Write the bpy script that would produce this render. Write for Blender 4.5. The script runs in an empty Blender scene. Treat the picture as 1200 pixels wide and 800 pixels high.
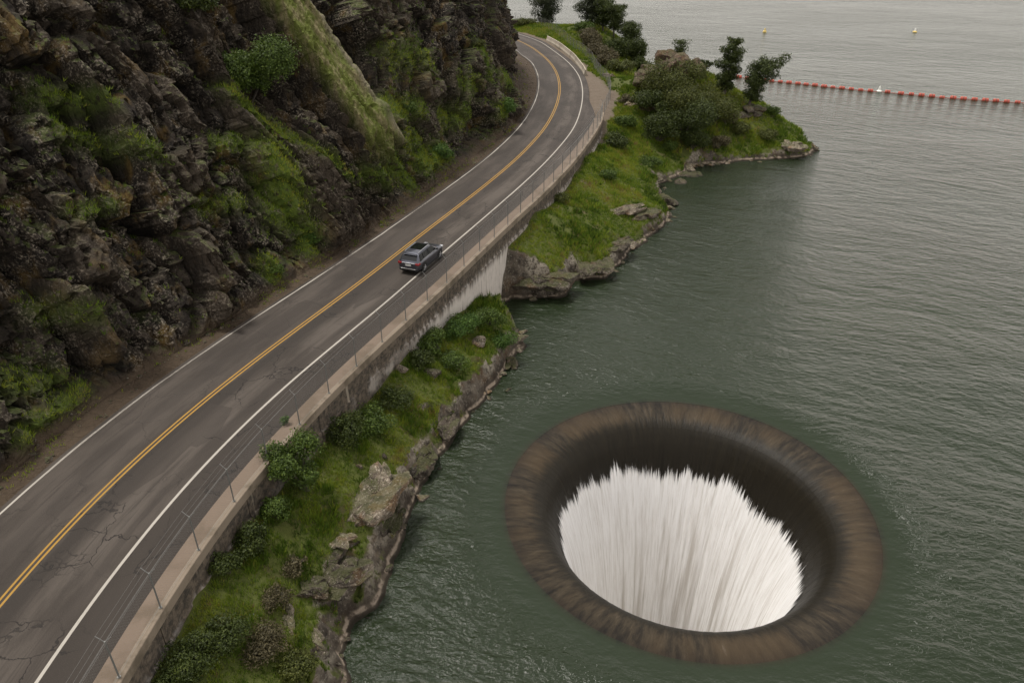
import math, random
import numpy as np
# ------------------------------------------------------------------ camera
CW, CH, CF = 1200.0, 800.0, 880.5
PITCH, CAMH, HR = 0.527714, 32.54, 6.74          # camera pitch below horizon, height over the lake, road height
_cf, _cu = np.array([0, math.cos(PITCH), -math.sin(PITCH)]), np.array([0, math.sin(PITCH), math.cos(PITCH)])
def at(px, py, z):
    """ground position seen at a photo pixel, for a thing standing at height z"""
    d = _cf + (px - CW/2)/CF*np.array([1., 0, 0]) - (py - CH/2)/CF*_cu
    return d[:2]*(z - CAMH)/d[2]
def ats(pts, z):
    return np.array([at(x, y, z) for x, y in pts])
# ------------------------------------------------------------------ noise
def _h(i, j, k, seed):
    i = i.astype(np.int64).astype(np.uint32); j = j.astype(np.int64).astype(np.uint32); k = k.astype(np.int64).astype(np.uint32)
    h = i*np.uint32(374761393) + j*np.uint32(668265263) + k*np.uint32(2147483647) + np.uint32((seed*974711 + 12345) & 0xffffffff)
    h = (h ^ (h >> np.uint32(13)))*np.uint32(1274126177)
    h = (h ^ (h >> np.uint32(16)))*np.uint32(2246822519)
    h = h ^ (h >> np.uint32(15))
    return h.astype(np.float64)/4294967295.0
def vnoise(x, y, z, seed=0):
    x, y, z = np.broadcast_arrays(np.asarray(x, float), np.asarray(y, float), np.asarray(z, float))
    i, j, k = np.floor(x), np.floor(y), np.floor(z)
    fx, fy, fz = x - i, y - j, z - k
    fx, fy, fz = [f*f*f*(f*(f*6 - 15) + 10) for f in (fx, fy, fz)]
    r = 0
    for a in (0, 1):
        for b in (0, 1):
            for c in (0, 1):
                r = r + _h(i + a, j + b, k + c, seed)*(fx if a else 1 - fx)*(fy if b else 1 - fy)*(fz if c else 1 - fz)
    return r*2 - 1
def fbm(x, y, z=0.0, sc=1.0, octv=4, seed=0, gain=0.5):
    r, a, t = 0, 1.0, 0.0
    for o in range(octv):
        r = r + a*vnoise(np.asarray(x)/sc, np.asarray(y)/sc, np.asarray(z)/sc, seed + o*17); t += a; a *= gain; sc /= 2.03
    return r/t
def cells(u, v, seed, sq=False):
    """jittered cell pattern: two random numbers and the local coordinates of the nearest cell"""
    i, j = np.floor(u), np.floor(v)
    best = np.full(u.shape, 1e9); sec = np.full(u.shape, 1e9)
    r = [np.zeros(u.shape) for _ in range(5)]
    for a in (-1, 0, 1):
        for b in (-1, 0, 1):
            ci, cj = i + a, j + b; z0 = np.zeros_like(ci)
            px = ci + .1 + .8*_h(ci, cj, z0, seed); py = cj + .1 + .8*_h(ci, cj, z0 + 1, seed)
            d = (u - px)**2 + (v - py)**2 if not sq else np.maximum(np.abs(u - px), np.abs(v - py))**2
            m = d < best
            sec = np.where(m, best, np.minimum(sec, d)); best = np.where(m, d, best)
            for q, val in enumerate((_h(ci, cj, z0 + 2, seed), _h(ci, cj, z0 + 3, seed), _h(ci, cj, z0 + 4, seed), u - px, v - py)):
                r[q] = np.where(m, val, r[q])
    return r, np.sqrt(sec) - np.sqrt(best)
def sstep(a, b, x):
    t = np.clip((np.asarray(x, float) - a)/(b - a), 0, 1); return t*t*(3 - 2*t)
# ------------------------------------------------------------------ polylines
def arclen(P):
    return np.r_[0, np.cumsum(np.linalg.norm(np.diff(P, axis=0), axis=1))]
def smooth_line(P, step, sig):
    P = np.asarray(P, float); s = arclen(P); n = int(s[-1]/step) + 1; t = np.linspace(0, s[-1], n)
    Q = np.c_[np.interp(t, s, P[:, 0]), np.interp(t, s, P[:, 1])]
    k = max(1, int(3*sig/step)); w = np.exp(-.5*(np.arange(-k, k + 1)*step/sig)**2); w /= w.sum()
    out = []
    for c in (0, 1):
        a = Q[:, c]; pad = np.r_[2*a[0] - a[k:0:-1], a, 2*a[-1] - a[-2:-k - 2:-1]]
        out.append(np.convolve(pad, w, 'valid'))
    return np.c_[out[0], out[1]]
def gsm(a, k):
    w = np.exp(-.5*(np.arange(-3*k, 3*k + 1)/k)**2); w /= w.sum()
    return np.convolve(np.r_[np.full(3*k, a[0]), a, np.full(3*k, a[-1])], w, 'valid')
def normals(P):
    t = np.gradient(P, axis=0); t /= np.linalg.norm(t, axis=1)[:, None]
    return t, np.c_[t[:, 1], -t[:, 0]]              # tangent, normal to the right
def sdist(X, Y, P):
    """distance to a polyline, signed (+ on its right), and the arclength and index of the nearest point"""
    s = arclen(P); shp = X.shape; q = np.c_[X.ravel(), Y.ravel()]
    best = np.full(len(q), 1e18); sg = np.zeros(len(q)); ss = np.zeros(len(q))
    for i in range(len(P) - 1):
        a, b = P[i], P[i + 1]; ab = b - a; L2 = ab@ab
        if L2 == 0: continue
        t = np.clip(((q - a)@ab)/L2, 0, 1); d = q - a - t[:, None]*ab; d2 = (d**2).sum(1)
        m = d2 < best
        best[m] = d2[m]; sg[m] = (ab[1]*(q[m, 0] - a[0]) - ab[0]*(q[m, 1] - a[1])); ss[m] = s[i] + t[m]*math.sqrt(L2)
    return (np.sqrt(best)*np.sign(sg)).reshape(shp), ss.reshape(shp)
def inside(X, Y, P):
    r = np.zeros(X.shape, bool); n = len(P)
    for i in range(n):
        (x0, y0), (x1, y1) = P[i], P[(i + 1) % n]
        if y0 == y1: continue
        c = ((y0 > Y) != (y1 > Y)) & (X < (x1 - x0)*(Y - y0)/(y1 - y0) + x0); r ^= c
    return r
# ------------------------------------------------------------------ the road, surveyed from the photograph on the plane z = HR
yel = [(0,699),(56,634),(137.5,556),(199,499),(300,420),(443,316),(485,280),(514,260),(591,199.5),(612.5,180),(640,150),(652.5,125),(657,105),(654,87.5),(645,72.5),(625,56),(602.5,45)]
inn = [(0,598),(67.5,540),(180,454),(300,371),(462.5,264),(500,240),(555,199.5),(590,174),(615,147),(626,125),(631,100),(629,82),(620,70),(597.5,57)]
out = [(44,798),(97,722),(153,647),(194,597),(234,550),(246.5,538.5),(320,465),(380,414),(440,364.5),(469,339.5),(496,315.5),(518,297),(536,282),(559,262),(630,199),(655,172.5),(672.5,150),(681,125),(682.5,105),(679,90),(665,72.5),(645,57.5),(615,41)]
sin_ = [(108,797),(175,700),(247,594),(290,545),(350,478),(420,410),(470,366),(556,288),(600,247),(654.5,194),(672.5,173),(689,152),(701,128)]
sou = [(142,792),(190,711),(231,645),(276,586),(314,534),(351,496),(387,459),(420,429),(450,399),(502.5,349.5),(537.5,314.5),(562,295),(593.5,264),(625,236.6),(642.5,222),(665,195.5),(680,180),(695,164),(708.5,143),(716,120.5)]
def ext(P, a, b):
    P = np.asarray(P, float); return np.vstack([np.array(a, float).reshape(-1, 2), P, np.array(b, float).reshape(-1, 2)])
Ypts = ext(ats(yel, HR), [(-22.6, -12), (-22.5, 10)], [(-7, 191), (-20, 206), (-38, 216)])
CL = smooth_line(Ypts, .75, 5.0)                     # centre line
CT, CN = normals(CL); CS = arclen(CL)
def offs(P, k=5):
    """offset of another line from the centre line, as a smooth function of station"""
    P = np.asarray(P, float); d, s = sdist(P[:, 0], P[:, 1], CL); o = np.argsort(s)
    return gsm(np.interp(CS, s[o], d[o]), k)
OI = np.clip(offs(ats(inn, HR)), -3.9, -3.4)         # inner edge line
OO = np.clip(offs(ats(out, HR)), 3.35, 3.9)          # outer edge line
OSI = np.clip(offs(ats(sin_, HR + .1)), OO + 1.95, OO + 2.2)
OSO = np.clip(offs(ats(sou, HR + .12)), OSI + 1.0, OSI + 1.12)
def sta(y, ref=None):
    """station whose centre-line point has this y (monotone part)"""
    i = np.argmin(np.abs(CL[:, 1] - y)); return i
def rp(i, o):
    return CL[i] + CN[i]*o
I_W1 = sta(109.5)                                     # the retaining wall ends here
WALL = np.array([rp(i, OSO[i] + .1) for i in range(len(CL)) if i <= I_W1])   # outer face of the retaining wall
# ------------------------------------------------------------------ shoreline (z = 0)
sh1 = [(412,798),(398,768),(420,732),(440,708),(452,680),(470,640),(480,600),(497,562),(519,536),(531,513),(550,486),(572,463),(600,432),(613,406),(606,386),(597,370)]
sh2 = [(600,351),(640,351),(664,348),(676,330),(712,327),(725,312),(740,295),(765,277),(790,254),(782,240),(776,228),(774,216),(790,211),(817,195),(840,193),(887,189),(927,186),(953,182)]
SHORE = np.vstack([[(-60, -20), (-13, -20), (-10.5, 5), (-8.6, 15)], ats(sh1, 0), [(-2.2, 58.8), (-3.0, 59.4), (-2.4, 60.9), (-1.2, 62.4)], ats(sh2, 0),
    [(46.8, 113), (46.5, 119), (43, 128), (41, 138), (34, 147), (27.5, 154), (25.5, 162), (28.5, 172), (31.5, 179), (31, 190), (26, 203), (14, 214), (0, 221), (-20, 232), (-60, 236)]])
def land(X, Y):
    """signed distance inland"""
    P = np.vstack([SHORE, SHORE[:1]]); d, _ = sdist(X, Y, P)
    return np.where(inside(X, Y, SHORE), 1, -1)*np.abs(d)
# ------------------------------------------------------------------ heights of the land
wb = [(172,797,5.14),(215.6,712,5.3),(253,656,5.3),(297,597,5.2),(328,556,5.1),(378,512,4.57),(412,484,4.15),(456,431,4.6),(475,406,5.0),(519,366,4.4),(547,359,3.2),(597,295,5.3),(632,247,6.0),(650,242,4.9),(672,205,5.5),(687,180,5.9),(714,140,5.9)]
ctl = []
for x, y, z in wb:
    p = at(x, y, z); ctl.append((p[0], p[1], z)); ctl.append((p[0] - 3, p[1] + 1, z)); ctl.append((p[0] - 9, p[1] + 4, z - .3))
ctl += [(-15.6, 8, 5.1), (-15.6, -10, 5.1), (-30, -10, 5), (-30, 20, 5.), (-20, 60, 5), (-8, 100, 5), (-30, 120, 5), (-30, 180, 6.2), (-40, 230, 4)]
for x, y, z in [(790,67,12.9),(778,72,12.0),(765,82,9.6),(812,76,11.0),(832,86,9.4),(865,108,7.4),(900,120,5.6),(925,145,2.7),(940,165,1.4),
                (742,94,5.4),(720,106,6.0),(752,128,4.9),(735,160,4.6),(770,160,3.4),(800,150,4.6),(830,140,4.6),(870,150,3.6),(905,160,2.4),
                (715,200,4.1),(690,230,3.9),(640,290,3.6),(655,300,2.9),(690,285,2.9),(720,255,2.8),(740,230,2.6),
                (575,380,2.9),(540,395,3.0),(590,400,2.2),(505,415,3.3),
                (692,24,8.6),(672,30,7.6),(710,30,8.0),(735,48,5.8),(752,70,2.9),(700,60,6.9),(720,76,5.6),(640,28,6.6),(610,22,6.3)]:
    p = at(x, y, z); ctl.append((p[0], p[1], z))
for i in range(I_W1 + 4, len(CL), 6):
    for o in (OI[i] - 2, 0, OO[i] + 2.6):
        p = rp(i, o); ctl.append((p[0], p[1], HR - .12))
_sm = smooth_line(SHORE[2:-2], 4.0, .8)
_, _sn = normals(_sm)
for n, (p, q) in enumerate(zip(_sm, _sn)):            # a low rock step along the water
    if np.hypot(p[0] + 1.2, p[1] - 61) < 4: continue
    c = p - q*1.15
    if land(np.array([c[0]]), np.array([c[1]]))[0] > .6:
        ctl.append((c[0], c[1], 1.25 + .75*math.sin(n*1.9) + (.5 if p[1] < 52 else 0)))
ctl = np.array(ctl)
def _rbf_fit():
    d = np.linalg.norm(ctl[:, None, :2] - ctl[None, :, :2], axis=2); n = len(ctl)
    A = np.zeros((n + 3, n + 3)); A[:n, :n] = d - np.eye(n)*1.2; A[:n, n] = 1; A[:n, n+1:] = ctl[:, :2]; A[n, :n] = 1; A[n+1:, :n] = ctl[:, :2].T
    return np.linalg.solve(A, np.r_[ctl[:, 2], 0, 0, 0])
_rw = _rbf_fit()
def rbf(X, Y):
    n = len(ctl); r = _rw[n] + _rw[n+1]*X + _rw[n+2]*Y
    for i in range(n): r = r + _rw[i]*np.hypot(X - ctl[i, 0], Y - ctl[i, 1])
    return r
def ground_z(X, Y, rough=True):
    X = np.asarray(X, float); Y = np.asarray(Y, float)
    L = land(X, Y); z = rbf(X, Y)
    if rough:
        L = L + .55*fbm(X, Y, 0, 2.2, 3, 5)
        z = z + .35*fbm(X, Y, 0, 5.0, 4, 8)
        (a, b, c, du, dv), e = cells((X*.8 + Y*.6)/1.5 + .3*fbm(X, Y, 0, 2, 2, 3), (Y*.8 - X*.6)/1.0, 21)
        blk = (a - .5)*.75 + (b - .5)*du*.9 + (c - .5)*dv*.9
        (a2, b2, c2, du2, dv2), e2 = cells((X*.8 + Y*.6)/.55, (Y*.8 - X*.6)/.45, 22)
        blk = blk + (a2 - .5)*.25 + (b2 - .5)*du2*.3
        near = 1 - sstep(.5, 2.3, L + 1.3*fbm(X, Y, 0, 4, 2, 31))
        z = z + blk*near*np.where(Y < 66, 1.35, 1.1) + .06*fbm(X, Y, 0, .7, 2, 9)
    z = np.maximum(z, .25)
    k = sstep(-.15, 1.25, L)
    zz = np.where(L > -.15, z*k - .06*(1 - k), -.06 + (L + .15)*.9)
    zz = np.maximum(zz, -3.0)
    dw, sw = sdist(X, Y, WALL)                        # under the road and behind the wall: keep below the deck
    zz = np.where((dw < .0) & (sw < arclen(WALL)[-1] - .1), np.minimum(zz, HR - .6), zz)
    dc, sc = sdist(X, Y, CL)
    oo = np.interp(sc, CS, OO); far = sc > CS[I_W1] - .2
    lim = HR - .16
    b = sstep(3.3, 6.5, dc - oo)
    zz = np.where(far & (dc > -30) & (dc < oo + 6.5), np.minimum(zz, lim)*(1 - b) + zz*b, zz)
    zz = np.where(far & (dc < oo + .5), np.minimum(zz, lim - .2), zz)
    return zz
# ------------------------------------------------------------------ the cliff
FOOT = smooth_line([(-36, -14), (-31, 8), (-28.3, 20), (-26.4,29.8),(-25.2,35.7),(-23.9,39),(-21.8,44.1),(-18.9,50.5),(-15.7,57.7),(-10.8,69.9),(-7.4,79.1),(-4.1,88.8),(-1.1,96.9),
    (.55,103),(1.5,112),(1.3,122),(.9,132),(-.1,142),(-2,152),(-7,163),(-16,174),(-32,184),(-50, 190)], .18, 2.2)
FT, FN = normals(FOOT); FS = arclen(FOOT)
FNs = np.c_[gsm(FN[:, 0], 25), gsm(FN[:, 1], 25)]; FNs /= np.linalg.norm(FNs, axis=1)[:, None]
def cliff_base(s, h):
    """point of the smooth cliff at station s and height h above the foot"""
    x = np.interp(s, FS, FOOT[:, 0]); y = np.interp(s, FS, FOOT[:, 1]); nx = np.interp(s, FS, FNs[:, 0]); ny = np.interp(s, FS, FNs[:, 1])
    cot = np.interp(s, [0, 60, 90, 120, 140, 160, 200], [.55, .55, .55, .45, .30, .27, .3])
    sb = np.where(h < 24, h*cot, 24*cot + (h - 24)*1.1)
    return x - nx*sb, y - ny*sb, HR + h + 0*s, nx, ny, cot
# ================================================================== Blender side
import bpy, bmesh
from mathutils import Vector, Matrix
rng = np.random.default_rng(7); random.seed(7)
SC = bpy.context.scene; COL = SC.collection
def link(o, parent=None):
    COL.objects.link(o)
    if parent is not None: o.parent = parent
    return o
def tag(o, label=None, cat=None, group=None, kind=None):
    if label: o['label'] = label
    if cat: o['category'] = cat
    if group: o['group'] = group
    if kind: o['kind'] = kind
    return o
def empty(name, loc=(0, 0, 0), rz=0.0):
    o = bpy.data.objects.new(name, None); o.empty_display_size = .3; o.location = loc; o.rotation_euler = (0, 0, rz); return link(o)
def npmesh(name, V, F, mat, parent=None, smooth=False, attrs=None, uv=None, mats=None, mi=None):
    """one mesh object out of a vertex array and a face array (all faces the same size)"""
    V = np.asarray(V, np.float32); F = np.asarray(F, np.int32); me = bpy.data.meshes.new(name)
    me.vertices.add(len(V)); me.vertices.foreach_set('co', V.ravel())
    n, k = F.shape; me.loops.add(n*k); me.polygons.add(n)
    me.loops.foreach_set('vertex_index', F.ravel()); me.polygons.foreach_set('loop_start', np.arange(0, n*k, k, dtype=np.int32))
    me.polygons.foreach_set('use_smooth', np.full(n, smooth))
    if uv is not None:
        l = me.uv_layers.new(name='UVMap'); l.data.foreach_set('uv', np.asarray(uv, np.float32)[F.ravel()].ravel())
    for a, val in (attrs or {}).items():
        t = me.attributes.new(a, 'FLOAT', 'POINT'); t.data.foreach_set('value', np.asarray(val, np.float32))
    for m in (mats or [mat]): me.materials.append(m)
    if mi is not None: me.polygons.foreach_set('material_index', np.asarray(mi, np.int32))
    me.update(calc_edges=True); me.validate()
    o = bpy.data.objects.new(name, me); return link(o, parent)
def grid_faces(nr, nc, close=False):
    i = np.arange(nr - 1)[:, None]*nc; j = np.arange(nc if close else nc - 1)[None, :]; j2 = (j + 1) % nc
    return np.stack([i + j, i + j2, i + nc + j2, i + nc + j], -1).reshape(-1, 4)
class MB:
    """collects boxes, tubes and lathes and builds ONE mesh object"""
    def __init__(s): s.v, s.f = [], []
    def add(s, V, F):
        b = len(s.v); s.v += [tuple(map(float, p)) for p in V]; s.f += [tuple(int(i) + b for i in q) for q in F]; return s
    def box(s, x0, x1, y0, y1, z0, z1):
        V = [(x, y, z) for z in (z0, z1) for x, y in ((x0, y0), (x1, y0), (x1, y1), (x0, y1))]
        return s.add(V, [(3, 2, 1, 0), (4, 5, 6, 7), (0, 1, 5, 4), (1, 2, 6, 5), (2, 3, 7, 6), (3, 0, 4, 7)])
    def tube(s, pts, rad, n=6, cap=True):
        pts = [Vector(p) for p in pts]; rad = rad if hasattr(rad, '__len__') else [rad]*len(pts); V = []; F = []
        for i, p in enumerate(pts):
            d = (pts[min(i + 1, len(pts) - 1)] - pts[max(i - 1, 0)]).normalized(); a = d.orthogonal().normalized() if i == 0 else (a - d*a.dot(d)).normalized(); b = d.cross(a)
            V += [p + (a*math.cos(t) + b*math.sin(t))*rad[i] for t in [2*math.pi*k/n for k in range(n)]]
        for i in range(len(pts) - 1):
            for k in range(n): F.append((i*n + k, i*n + (k + 1) % n, (i + 1)*n + (k + 1) % n, (i + 1)*n + k))
        if cap: F += [tuple(range(n))[::-1], tuple(range((len(pts) - 1)*n, len(pts)*n))]
        return s.add(V, F)
    def lathe(s, prof, n=24, axis='z', c=(0, 0, 0)):
        V = []; F = []
        for r, h in prof:
            for k in range(n):
                t = 2*math.pi*k/n; p = (r*math.cos(t), r*math.sin(t), h)
                if axis == 'x': p = (h, r*math.cos(t), r*math.sin(t))
                if axis == 'y': p = (r*math.sin(t), h, r*math.cos(t))
                V.append((p[0] + c[0], p[1] + c[1], p[2] + c[2]))
        for i in range(len(prof) - 1):
            for k in range(n): F.append((i*n + k, i*n + (k + 1) % n, (i + 1)*n + (k + 1) % n, (i + 1)*n + k))
        F += [tuple(range(n))[::-1], tuple(range((len(prof) - 1)*n, len(prof)*n))]
        return s.add(V, F)
    def build(s, name, mat, parent=None, smooth=False, bevel=0):
        me = bpy.data.meshes.new(name); me.from_pydata(s.v, [], s.f); me.materials.append(mat)
        bm = bmesh.new(); bm.from_mesh(me); bmesh.ops.recalc_face_normals(bm, faces=bm.faces)
        if bevel: bmesh.ops.bevel(bm, geom=[e for e in bm.edges if len(e.link_faces) == 2 and e.calc_face_angle(0) > .5], offset=bevel, segments=2, affect='EDGES', profile=.5)
        bm.to_mesh(me); bm.free()
        if smooth:
            me.polygons.foreach_set('use_smooth', np.full(len(me.polygons), True))
            me.set_sharp_from_angle(angle=.6)
        return link(bpy.data.objects.new(name, me), parent)
# ------------------------------------------------------------------ materials
class Mat:
    def __init__(s, name):
        s.m = bpy.data.materials.new(name); s.m.use_nodes = True; s.t = s.m.node_tree; s.t.nodes.clear(); s.out = s.n('ShaderNodeOutputMaterial')
    def n(s, typ, props=None, **inp):
        nd = s.t.nodes.new(typ)
        for k, v in (props or {}).items(): setattr(nd, k, v)
        for k, v in inp.items(): s.set(nd, int(k[1:]) if k[0] == 'i' and k[1:].isdigit() else k.replace('_', ' '), v)
        return nd
    def set(s, nd, key, v):
        sock = nd.inputs[key]
        if isinstance(v, bpy.types.NodeSocket): s.t.links.new(v, sock)
        elif isinstance(v, (tuple, list)) and len(v) == 3 and sock.type == 'RGBA': sock.default_value = (*v, 1)
        else: sock.default_value = v
    def pos(s): return s.n('ShaderNodeNewGeometry').outputs['Position']
    def nz(s, which='Normal'): return s.n('ShaderNodeSeparateXYZ', i0=s.n('ShaderNodeNewGeometry').outputs[which]).outputs[2]
    def sep(s, v): return s.n('ShaderNodeSeparateXYZ', i0=v).outputs
    def map(s, v, scale=(1, 1, 1), rot=(0, 0, 0), loc=(0, 0, 0)): return s.n('ShaderNodeMapping', Vector=v, Scale=scale, Rotation=rot, Location=loc).outputs[0]
    def noise(s, v, scale, detail=4, rough=.55, dist=0.0): return s.n('ShaderNodeTexNoise', Vector=v, Scale=scale, Detail=detail, Roughness=rough, Distortion=dist).outputs[0]
    def vor(s, v, scale, feature='F1', out=0): return s.n('ShaderNodeTexVoronoi', {'feature': feature}, Vector=v, Scale=scale).outputs[out]
    def ramp(s, v, a, b, c=0.0, d=1.0, smooth=True): return s.n('ShaderNodeMapRange', {'interpolation_type': 'SMOOTHSTEP' if smooth else 'LINEAR'}, i0=v, i1=a, i2=b, i3=c, i4=d).outputs[0]
    def math(s, op, a, b=0.0, c=None):
        nd = s.n('ShaderNodeMath', {'operation': op}, i0=a, i1=b)
        if c is not None: s.set(nd, 2, c)
        return nd.outputs[0]
    def mul(s, a, b): return s.math('MULTIPLY', a, b)
    def addm(s, a, b): return s.math('ADD', a, b)
    def mix(s, f, a, b, blend='MIX'): return s.n('ShaderNodeMix', {'data_type': 'RGBA', 'blend_type': blend}, i0=f, i6=a, i7=b).outputs[2]
    def attr(s, name): return s.n('ShaderNodeAttribute', {'attribute_name': name}).outputs['Fac']
    def rand(s): return s.n('ShaderNodeNewGeometry').outputs['Random Per Island']
    def bump(s, h, strength=1.0, dist=1.0, normal=None):
        nd = s.n('ShaderNodeBump', Height=h, Strength=strength, Distance=dist)
        if normal is not None: s.set(nd, 'Normal', normal)
        return nd.outputs[0]
    def pbr(s, color, rough=.8, normal=None, metal=0.0, spec=.5, **kw):
        nd = s.n('ShaderNodeBsdfPrincipled', **{'Base_Color': color, 'Roughness': rough, 'Metallic': metal})
        s.set(nd, 'Specular IOR Level', spec)
        if normal is not None: s.set(nd, 'Normal', normal)
        for k, v in kw.items(): s.set(nd, k.replace('_', ' '), v)
        return nd.outputs[0]
    def done(s, sh): s.t.links.new(sh, s.out.inputs[0]); return s.m
def plain(name, color, rough=.6, metal=0.0, spec=.5, vary=.25, scale=6.0):
    m = Mat(name); c = m.n('ShaderNodeTexCoord').outputs['Object']; n = m.noise(c, scale, 5, .6)
    dark = tuple(v*(1 - vary) for v in color); lite = tuple(min(1, v*(1 + vary)) for v in color)
    return m.done(m.pbr(m.mix(n, dark, lite), rough, None, metal, spec))
def mk_cliff():
    m = Mat('cliff_rock'); p = m.pos()
    big = m.noise(p, .22, 4); mid = m.noise(p, 1.1, 6, .6); fine = m.noise(p, 6.0, 7, .65)
    streak = m.noise(m.map(p, (1.3, 1.3, .16)), 1.6, 5, .6)
    c = m.mix(m.ramp(mid, .34, .66), (.010, .008, .0062), (.058, .046, .035))
    c = m.mix(m.ramp(streak, .45, .62, 0, .9), c, (.009, .007, .0055))
    c = m.mix(m.mul(m.ramp(m.noise(m.map(p, (1, 1, .45), loc=(7, 3, 1)), .55, 5, .6), .52, .68), .75), c, (.135, .085, .024))
    sp = m.mul(m.ramp(fine, .515, .60), m.ramp(m.noise(p, .5, 4), .40, .58))
    c = m.mix(m.mul(sp, .8), c, (.27, .232, .182))
    c = m.mix(m.mul(m.ramp(m.noise(p, 11, 4, .6), .60, .7), m.ramp(big, .46, .6, 0.0, .5)), c, (.27, .24, .20))
    tone = m.attr('tone'); c = m.mix(m.ramp(tone, .5, .95, 0, .6), c, m.mix(m.noise(p, 3.5, 6, .7), (.038, .029, .020), (.118, .092, .066))); c = m.mix(m.ramp(tone, .4, .05, 0, .7), c, (.020, .016, .012))
    c = m.mix(m.mul(m.ramp(m.noise(m.map(p, (1, 1, .5), loc=(4, 9, 2)), .38, 5, .62), .50, .64), .6), c, (.014, .011, .009))
    sl = m.attr('slab'); slc = m.mix(m.ramp(m.noise(m.map(p, (1, 1, .3)), 1.1, 6, .65), .36, .56), (.215, .185, .095), (.110, .130, .026))
    slc = m.mix(m.ramp(m.noise(p, 5, 6, .7), .56, .72), slc, (.06, .05, .035))
    slc = m.mix(m.mul(m.attr('slab_edge'), m.ramp(m.noise(p, 2.5, 5, .65), .3, .55, .4, .9)), slc, m.mix(m.noise(p, 4, 5), (.15, .125, .09), (.29, .25, .19)))
    c = m.mix(sl, c, slc)
    moss = m.mul(m.ramp(m.addm(m.nz(), m.mul(m.noise(p, 1.7, 5, .65), .6)), .92, 1.2), m.ramp(m.noise(p, .3, 3), .42, .6, .05, .8))
    gc = m.mix(m.noise(p, 2.3, 5), (.034, .066, .010), (.125, .165, .024))
    c = m.mix(m.math('MAXIMUM', m.mul(moss, .55), m.mul(m.attr('moss'), m.ramp(m.noise(p, 2.0, 6, .7), .34, .50))), c, gc)
    foot = m.attr('dirt'); c = m.mix(foot, c, m.mix(m.noise(p, 3.5, 6, .7), (.036, .026, .017), (.115, .083, .055)))
    b = m.addm(m.mul(m.noise(m.map(p, (1, 1, .55)), 2.4, 9, .72), .55), m.mul(m.ramp(m.vor(m.map(m.n('ShaderNodeVectorMath', {'operation': 'ADD'}, i0=p, i1=m.n('ShaderNodeTexNoise', Vector=p, Scale=1.4, Detail=3.0).outputs[1]).outputs[0], (1, 1, .5)), 1.3, 'DISTANCE_TO_EDGE'), 0, .12), .14))
    return m.done(m.pbr(c, .85, m.bump(b, .8, .6), 0, .2))
def rock_color(m, p, s=1.0):
    c = m.mix(m.ramp(m.noise(p, 1.0*s, 6, .62), .32, .68), (.055, .046, .038), (.20, .172, .14))
    c = m.mix(m.mul(m.ramp(m.noise(p, .6*s, 4), .52, .66), .6), c, (.16, .098, .05))
    c = m.mix(m.mul(m.ramp(m.noise(p, 5.5*s, 6, .68), .53, .66), .8), c, (.40, .37, .32))
    return m.mix(m.mul(m.ramp(m.noise(p, 3.0*s, 6, .7), .56, .68), .75), c, (.022, .018, .015))
def mk_bank():
    m = Mat('bank_ground'); p = m.pos(); x, y, z = m.sep(p)[:3]
    rock = rock_color(m, p); rock = m.mix(m.mul(m.ramp(m.noise(p, .35, 4), .44, .58), m.ramp(m.noise(p, 4.2, 6, .7), .40, .54)), rock, (.42, .385, .32))
    rock = m.mix(m.mul(m.ramp(m.addm(z, m.mul(m.noise(p, .8, 4), 1.2)), 1.75, .9), .85), rock, m.mix(m.noise(p, 2.6, 6, .7), (.020, .015, .011), (.085, .066, .050)))
    rock = m.mix(1.0, rock, (.62, .60, .57), 'MULTIPLY')
    soil = m.mix(m.noise(p, 1.3, 6, .65), (.035, .050, .010), (.105, .115, .028))
    soil = m.mix(m.ramp(m.noise(p, .5, 4), .55, .7, 0, .75), soil, (.085, .060, .036))
    steep = m.ramp(m.addm(m.nz(), m.mul(m.addm(m.noise(p, 1.2, 5, .65), -.5), .55)), .50, .68)
    low = m.ramp(m.addm(z, m.mul(m.noise(p, .9, 3), .9)), .75, 1.35)
    c = m.mix(m.mul(steep, low), rock, soil)
    c = m.mix(m.attr('dirt'), c, m.mix(m.noise(p, 2.5, 7, .7), (.085, .064, .046), (.19, .152, .115)))
    ring = m.mul(m.ramp(m.addm(z, m.mul(m.noise(p, 1.1, 4), .35)), .62, .46), m.ramp(z, .12, .2))
    c = m.mix(m.mul(ring, m.ramp(m.noise(p, 1.6, 4), .40, .55, .1, .85)), c, m.mix(m.noise(p, 4, 5), (.16, .125, .09), (.40, .33, .26)))
    c = m.mix(m.ramp(m.addm(z, m.mul(m.noise(p, 2.0, 4), .2)), .26, .14), c, (.022, .018, .012))
    b = m.addm(m.mul(m.noise(p, 2.0, 8, .68), .3), m.mul(m.vor(p, 1.8, 'DISTANCE_TO_EDGE'), .08))
    return m.done(m.pbr(c, .9, m.bump(b, .8, .5), 0, .2))
def mk_boulder(name='boulder_rock', mult=1.0):
    m = Mat(name); p = m.pos(); c = rock_color(m, p, 1.3)
    if mult != 1: c = m.mix(1.0, c, (mult, mult*(.84 if 'mauve' in name else .96), mult*(.74 if 'mauve' in name else .9)), 'MULTIPLY')
    c = m.mix(m.mul(m.ramp(m.addm(m.nz(), m.mul(m.noise(p, 2.2, 5, .65), .5)), .95, 1.2), .6), c, (.06, .07, .018))
    z = m.sep(p)[2]; c = m.mix(m.ramp(z, .12, .02), c, (.03, .025, .018))
    return m.done(m.pbr(c, .85, m.bump(m.addm(m.mul(m.noise(p, 4.5, 9, .74), .42), m.mul(m.ramp(m.vor(m.map(p, (1, 1, 1.6), rot=(.3, .2, .5)), 2.6, 'DISTANCE_TO_EDGE'), 0, .12), .10)), 1.0, .6), 0, .25))
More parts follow.
